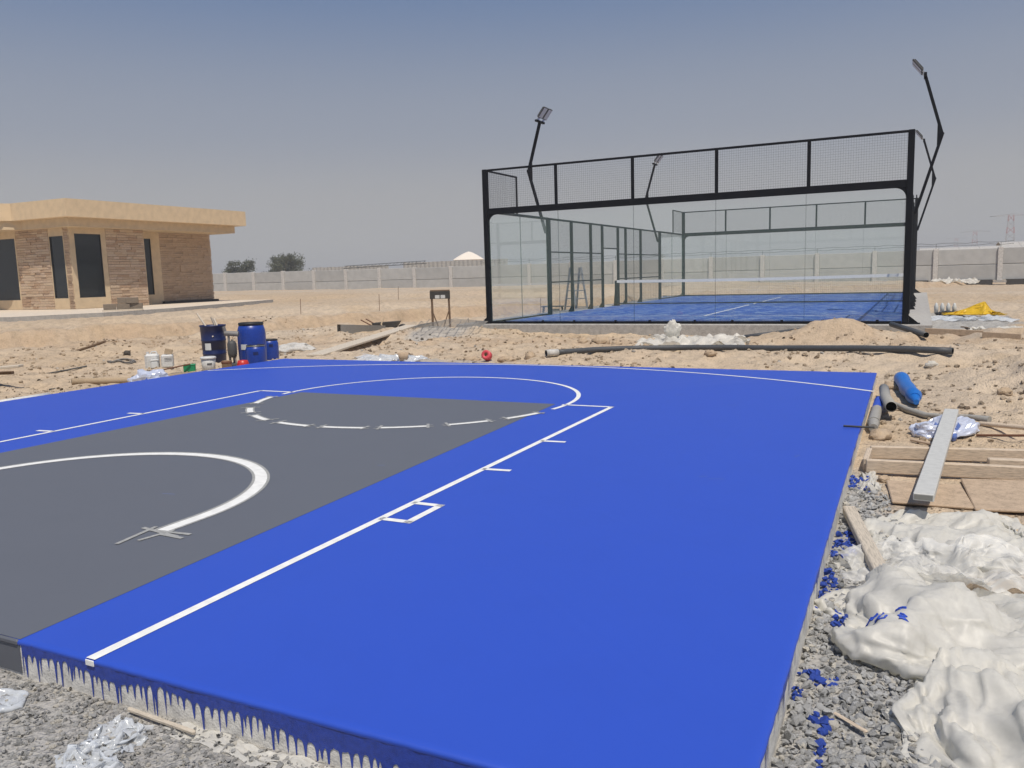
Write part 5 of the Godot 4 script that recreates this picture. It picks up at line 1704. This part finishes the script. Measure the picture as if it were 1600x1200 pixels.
	# bundle beside the tarpaulin
	t = thing("cable_heap", "dark tangle of cables with pale bottles beside the yellow tarpaulin", "cables", H.call(6.25, -24.2))
	s = begin(true)
	for k in 6:
		var pts := []
		for i in 15:
			var a := i * 0.7 + k
			pts.append(Vector3(cos(a * 1.3 + k) * 0.35 + 0.05 * k, 0.04 + 0.05 * absf(sin(a * 2.1)), sin(a + k * 0.6) * 0.45))
		tube(s, pts, 0.022, 5)
	obj("cable", s, M.lid, t)
	for i in 4:
		s = begin(true)
		lathe(s, [Vector2(0, 0), Vector2(0.05, 0), Vector2(0.055, 0.2), Vector2(0.03, 0.27), Vector2(0.018, 0.3), Vector2(0, 0.3)], 10, Vector3(-0.3 + 0.15 * i, 0.05, -0.2 + 0.06 * i))
		obj("bottle", s, M.label, t)
	# ladders and clutter behind the cage
	t = thing("step_ladder", "aluminium step ladder standing beyond the mesh side of the cage", "ladder", H.call(-5.85, -26.4), 0.9)
	for f in [-1.0, 1.0]:
		s = begin(false)
		for x in [-0.2, 0.2]: bar(s, Vector3(x * 1.25, 0.0, f * 0.45), Vector3(x, 1.7, f * 0.05), 0.07, 0.035)
		obj("stile", s, M.ladder, t)
		for k in 5:
			s = begin(false)
			var q := 0.15 + 0.17 * k
			bar(s, Vector3(-0.24, q * 1.75, f * (0.45 - 0.4 * q)), Vector3(0.24, q * 1.75, f * (0.45 - 0.4 * q)), 0.06, 0.03)
			obj("rung", s, M.ladder, t)
	t = thing("work_table", "small cluttered work table behind the left glass of the cage", "table", H.call(-6.15, -24.9), 0.3)
	s = begin(false)
	cbox(s, Vector3(0, 0.36, 0), Vector3(0.8, 0.03, 0.5), 0.004); obj("top", s, M.darkmetal, t)
	for q in [[-0.36, -0.2], [0.36, -0.2], [-0.36, 0.2], [0.36, 0.2]]:
		s = begin(false)
		bar(s, Vector3(q[0], 0, q[1]), Vector3(q[0] * 0.9, 0.35, q[1] * 0.9), 0.03, 0.03); obj("leg", s, M.darkmetal, t)
	s = begin(false)
	cbox(s, Vector3(0.1, 0.14, 0.0), Vector3(0.24, 0.26, 0.2), 0.01); obj("box", s, M.label, t)
	t = thing("white_box", "white box on the ground at the foot of the ladder", "box", H.call(-5.6, -27.1))
	s = begin(false)
	cbox(s, Vector3(0, 0.07, 0), Vector3(0.3, 0.14, 0.2), 0.01); obj("body", s, M.white, t)
	s = begin(false)
	cbox(s, Vector3(0, 0.15, 0), Vector3(0.31, 0.02, 0.21), 0.005); obj("lid", s, M.label, t)
	# lumps of rock and sacks
	var sc := Color(0.60, 0.46, 0.32)
	for q in [
		["largest block of the broken sandstone heap before the padel kerb", -0.75, -14.75, 0.42, 0.26, 0.3, 11],
		["second block of the sandstone heap before the padel kerb", -1.15, -14.75, 0.26, 0.22, 0.22, 12],
		["lump at the right end of the sandstone heap", -0.35, -14.65, 0.24, 0.16, 0.2, 13],
		["pale lump at the left end of the row behind the slab", -1.85, -10.95, 0.36, 0.14, 0.22, 14],
		["long pale lump beside the pink tape roll", -1.20, -11.05, 0.38, 0.15, 0.2, 15],
		["upright broken lump next to the pipe coupling", -0.88, -11.35, 0.2, 0.26, 0.18, 16],
		["lump on the sand below the padel corner post pipe", 5.0, -14.6, 0.18, 0.12, 0.14, 17],
		["white stone on the sand right of the long pipe", 5.55, -11.1, 0.18, 0.12, 0.13, 18],
		["round lump behind the grey pipes at the slab corner", 5.08, -9.35, 0.24, 0.14, 0.2, 19],
		["hardened cement lump below the coupled pipe", 5.03, -6.10, 0.20, 0.12, 0.30, 20],
		["lump of rock on the sand beyond the slab centre", 2.2, -12.0, 0.2, 0.13, 0.16, 21],
		["tan lump in the sand left of the padel kerb mound", -3.4, -14.4, 0.3, 0.14, 0.2, 22],
		["lump beside the timber planks on the right", 5.10, -4.45, 0.09, 0.07, 0.09, 23],
		["tan lump at the foot of the right sand mound", 6.2, -8.3, 0.16, 0.1, 0.13, 24]]:
		boulder(q[0], H.call(q[1], q[2], q[4] * 0.14), Vector3(q[3], q[4], q[5]), q[6], sc if q[6] != 18 else Color(0.74, 0.70, 0.62))
	t = thing("tape_roll", "pinkish red roll lying on the lumps behind the slab", "roll", H.call(-1.5, -10.85, 0.10))
	s = begin(true)
	lathe(s, [Vector2(0.03, -0.05), Vector2(0.085, -0.055), Vector2(0.09, 0.0), Vector2(0.085, 0.055), Vector2(0.03, 0.05), Vector2(0.03, -0.05)], 20); var tro := obj("roll", s, M.pink, t); tro.rotation = Vector3(1.2, 0.3, 0.2)
	s = begin(true)
	lathe(s, [Vector2(0.029, -0.052), Vector2(0.029, 0.052)], 16); tro = obj("core", s, M.card, t); tro.rotation = Vector3(1.2, 0.3, 0.2)
	# bent reinforcing mesh in the rubble
	t = thing("rebar_mesh", "bent grey reinforcing mesh in rubble left of the padel corner", "mesh", H.call(-5.2, -16.0, 0.05), 0.4)
	for i in 9:
		s = begin(true)
		var x := -0.8 + 0.2 * i
		tube(s, [Vector3(x, 0.10 + 0.06 * sin(i * 1.7), -0.6), Vector3(x + 0.05, 0.16 + 0.05 * sin(i * 2.3), 0.0), Vector3(x - 0.05, -0.02, 0.7)], 0.007, 5); obj("wire", s, M.greymetal, t)
	for i in 7:
		s = begin(true)
		var z := -0.6 + 0.2 * i
		tube(s, [Vector3(-0.9, 0.05, z), Vector3(0, 0.17 - 0.02 * i, z + 0.03), Vector3(0.9, 0.08, z - 0.04)], 0.007, 5); obj("wire", s, M.greymetal, t)
	# brown cup
	s = begin(true)
	lathe(s, [Vector2(0, 0), Vector2(0.07, 0), Vector2(0.11, 0.14), Vector2(0.105, 0.14), Vector2(0.07, 0.02), Vector2(0, 0.02)], 16)
	tag(obj("clay_bowl", s, M.ply, null, H.call(-3.1, -10.6, 0.0)), "small brown bowl by the clear sheet behind the slab", "bowl")

func build_right_side() -> void:
	var H := func(x: float, z: float, up := 0.0) -> Vector3: return Vector3(x, ground_height(x, z) + up, z)
	# pipes and rolls near the slab's right edge
	var s := begin(true)
	pipe(s, [Vector3(5.10, 0.00, -6.95), Vector3(5.03, -0.02, -7.7), Vector3(4.99, -0.06, -8.7)], 0.055, 0.005, 20)
	tag(obj("grey_pipe", s, M.pvc), "grey plastic pipe with its dark open end towards the camera", "pipe")
	var t := thing("coupled_pipe", "pale pipe with blue-painted end and collar against the slab edge", "pipe", Vector3(4.945, -0.085, -6.9))
	s = begin(true)
	tube(s, [Vector3(0.02, 0.0, -0.95), Vector3(0.01, 0.0, 0.42)], 0.052, 16); obj("pipe_wall", s, M.pvc, t)
	s = begin(true)
	tube(s, [Vector3(0.021, 0.0, -0.96), Vector3(0.017, 0.0, -0.35)], 0.0535, 16); obj("blue_paint", s, M.blue, t)
	s = begin(true)
	tube(s, [Vector3(0.01, 0, 0.40), Vector3(0.012, 0, 0.43)], 0.058, 16); tube(s, [Vector3(0.012, 0, 0.43), Vector3(0.02, -0.01, 0.66)], [0.05, 0.04], 16); obj("collar", s, M.pvc, t)
	# blue plastic roll
	t = thing("blue_roll", "bright blue plastic roll lying on sand beyond the slab corner", "roll", H.call(5.25, -8.75, 0.07))
	s = begin(true)
	var pr := []; var rr := []
	for i in 15:
		var q := i / 14.0
		pr.append(Vector3(-0.09 + 0.16 * q, 0.035 - 0.03 * q + 0.01 * sin(q * 9.0), -0.85 + 1.55 * q)); rr.append(0.085 + 0.006 * sin(q * 14.0) - (0.03 if i == 0 or i == 14 else 0.0))
	tube(s, pr, rr, 18); obj("roll", s, M.rollblue, t)
	s = begin(true)
	tube(s, [Vector3(0.06, 0.0, 0.66), Vector3(0.085, -0.01, 0.86)], [0.07, 0.03], 12); obj("twisted_end", s, M.rollblue, t)
	plank("timber_batten", "short reddish batten left of the blue roll", H.call(5.06, -9.0, 0.03), H.call(5.1, -7.9, 0.04), 0.035, 0.03, M.ply)
	# flattened white hose
	s = begin(true)
	var hp := []; 
	for q in [[5.08, -8.05], [5.25, -7.55], [5.42, -7.25], [5.62, -7.12], [5.80, -7.10], [5.96, -6.98]]: hp.append(H.call(q[0], q[1], 0.035))
	tube(s, hp, [0.012, 0.034, 0.03, 0.02, 0.02, 0.036], 12)
	tag(obj("lay_flat_hose", s, M.pvc), "pale grey flattened hose passing behind the crumpled foil", "hose")
	# aluminium straightedge
	var bm := thing("straightedge_beam", "long pale grey aluminium beam lying across the timber planks", "beam", Vector3(5.475, 0.035, -4.95))
	bm.transform.basis = aim(Vector3(5.61, 0.06, -6.45), Vector3(5.34, 0.01, -3.45))
	s = begin(false)
	cbox(s, Vector3.ZERO, Vector3(0.115, 0.045, 3.02), 0.004); obj("beam_body", s, M.alu, bm)
	s = begin(false)
	box(s, Vector3(0, 0, 1.511), Vector3(0.10, 0.03, 0.002)); obj("end_cap", s, M.ring, bm)
	# timber planks
	plank("timber_plank", "far timber plank of the pair under the grey beam", Vector3(4.98, -0.09, -5.14), Vector3(6.6, -0.09, -5.46), 0.05, 0.10, M.wood, "timber planks right of the slab")
	plank("timber_plank", "near timber plank of the pair under the grey beam", Vector3(4.97, -0.09, -4.64), Vector3(6.6, -0.09, -4.80), 0.05, 0.10, M.wood, "timber planks right of the slab")
	plank("timber_plank", "short timber joining the left ends of the two planks", Vector3(4.965, -0.09, -4.68), Vector3(4.975, -0.09, -5.10), 0.04, 0.09, M.wood, "timber planks right of the slab")
	plank("timber_plank", "short plank lying between the pair at the right edge", Vector3(5.80, -0.08, -5.02), Vector3(6.5, -0.08, -5.12), 0.07, 0.05, M.wood, "timber planks right of the slab")
	plank("timber_plank", "short stained timber leaning at the slab edge above the bags", Vector3(4.925, -0.10, -3.42), Vector3(5.16, -0.10, -2.22), 0.075, 0.05, M.woodgrey, "timber planks right of the slab")
	plank("plywood_board", "flat tan plywood board below the planks", H.call(5.14, -4.10, 0.014), H.call(5.62, -4.14, 0.014), 0.58, 0.018, M.ply, "", "board")
	plank("plywood_board", "wide plywood sheet at the right edge behind the bags", H.call(5.62, -4.2, 0.02), H.call(6.6, -4.25, 0.02), 0.8, 0.018, M.ply, "", "board")
	rod("round_stick", "round pale stick at the right edge above the planks", "stick", H.call(5.86, -6.7, 0.03), H.call(6.5, -6.25, 0.06), 0.022, M.wood)
	rod("round_stick", "thin dark rod on sand below the pale stick", "stick", H.call(5.80, -6.2, 0.015), H.call(6.4, -6.05, 0.02), 0.011, M.rust)
	plank("timber_batten", "reddish thin batten on sand before the crumpled foil", H.call(5.28, -5.98, 0.02), H.call(5.60, -5.72, 0.02), 0.04, 0.02, M.ply)
	s = begin(true)
	tube(s, [Vector3(4.74, 0.018, -5.66), Vector3(4.99, 0.010, -5.70)], 0.009, 8)
	tag(obj("steel_pin", s, M.lid), "short black pin lying on the edge of the blue slab", "pin")
	plank("timber_block", "small timber block on sand at the right edge", H.call(5.96, -3.70, 0.03), H.call(6.15, -3.62, 0.03), 0.06, 0.06, M.wood)
	plank("wood_splinter", "thin yellow wood splinter on the gravel below the big bag", H.call(5.03, -0.92, 0.02), H.call(5.14, -0.84, 0.025), 0.016, 0.008, M.wood)
	# timber lath at the foot of the front face
	plank("timber_lath", "grey timber lath on the gravel at the foot of the dripped face", Vector3(2.66, -0.135, 0.04), Vector3(3.02, -0.135, 0.06), 0.016, 0.02, M.woodgrey)

# ------------------------------------------------------------------
func _ready() -> void:
	rng.seed = 4711
	# camera
	var cam := Camera3D.new()
	cam.name = "camera"
	cam.fov = 50.397
	cam.far = 4000.0
	cam.near = 0.05
	add_child(cam)
	cam.position = Vector3(5.217, 1.422, 1.962)
	cam.rotation = Vector3(-0.1333, 0.4529, -0.0288)
	cam.current = true
	# sky: hazy desert noon
	var hgt := 256
	var img := Image.create(512, hgt, false, Image.FORMAT_RGBF)
	var stops := [[-90.0, Color(0.36, 0.33, 0.28)], [-4.0, Color(0.40, 0.39, 0.37)], [0.0, Color(0.44, 0.44, 0.435)], [5.0, Color(0.395, 0.40, 0.415)], [10.0, Color(0.295, 0.33, 0.405)], [20.0, Color(0.125, 0.205, 0.375)], [40.0, Color(0.105, 0.18, 0.355)], [90.0, Color(0.09, 0.16, 0.33)]]
	for j in hgt:
		var e := 90.0 - 180.0 * (j + 0.5) / hgt
		var c: Color = stops[0][1]
		for k in stops.size() - 1:
			if e >= stops[k][0] and e <= stops[k + 1][0]: c = (stops[k][1] as Color).lerp(stops[k + 1][1], smoothstep(0.0, 1.0, (e - stops[k][0]) / (stops[k + 1][0] - stops[k][0])) * 0.5 + 0.5 * (e - stops[k][0]) / (stops[k + 1][0] - stops[k][0]))
			elif e > stops[k + 1][0]: c = stops[k + 1][1]
		for i in 512: img.set_pixel(i, j, c)
	var pm := PanoramaSkyMaterial.new()
	pm.panorama = ImageTexture.create_from_image(img)
	var sky := Sky.new(); sky.sky_material = pm
	var env := Environment.new()
	env.background_mode = Environment.BG_SKY
	env.sky = sky
	env.background_energy_multiplier = 1.0
	env.tonemap_mode = Environment.TONE_MAPPER_LINEAR
	env.tonemap_exposure = 1.0
	env.sdfgi_enabled = true; env.ssao_enabled = true; env.ssil_enabled = true
	env.fog_enabled = true
	env.fog_density = 0.0013
	env.fog_light_color = Color(0.80, 0.80, 0.80)
	var we := WorldEnvironment.new(); we.environment = env; we.name = "world"
	add_child(we)
	var sun := DirectionalLight3D.new()
	sun.name = "sun"
	sun.light_energy = 1.24
	sun.light_color = Color(1.0, 0.965, 0.91)
	sun.light_angular_distance = 0.6
	sun.shadow_enabled = true
	add_child(sun)
	sun.look_at_from_position(Vector3(0.33, 1.0, 0.36) * 50.0, Vector3.ZERO)

	n_low = noise_of(1, 0.10, 3); n_mid = noise_of(2, 0.55, 3); n_fine = noise_of(3, 2.2, 3); n_rough = noise_of(4, 6.0, 2)
	for i in 46:
		var hx := rng.randf_range(-11.0, 9.5); var hz := rng.randf_range(-16.6, -10.6)
		if i % 4 == 0:
			hx = rng.randf_range(6.3, 9.0); hz = rng.randf_range(-13.0, -5.5)
		if i % 5 == 0:
			hx = rng.randf_range(-14.0, -7.0); hz = rng.randf_range(-22.0, -8.0)
		if hx > -1.6 and hx < 6.6 and absf(hz + 12.5) < 1.3: continue
		heaps.append([hx, hz, rng.randf_range(0.22, 0.75), rng.randf_range(0.2, 0.5), rng.randf_range(-0.05, 0.17)])
	make_materials()
	build_ground()
	build_court()
	build_padel()
	build_building()
	build_wall()
	build_far()
	floodlight(-1.0, 4.0, "left near floodlight pole bending outward over the padel cage")
	floodlight(1.0, 4.0, "tall right floodlight pole nearest the camera, bent outward")
	floodlight(-1.0, 16.0, "left far floodlight pole seen through the front mesh")
	floodlight(1.0, 16.0, "right far floodlight pole half hidden behind the corner post")
	build_barrels()
	build_site()
	build_right_side()
	build_bags()
	build_gravel()
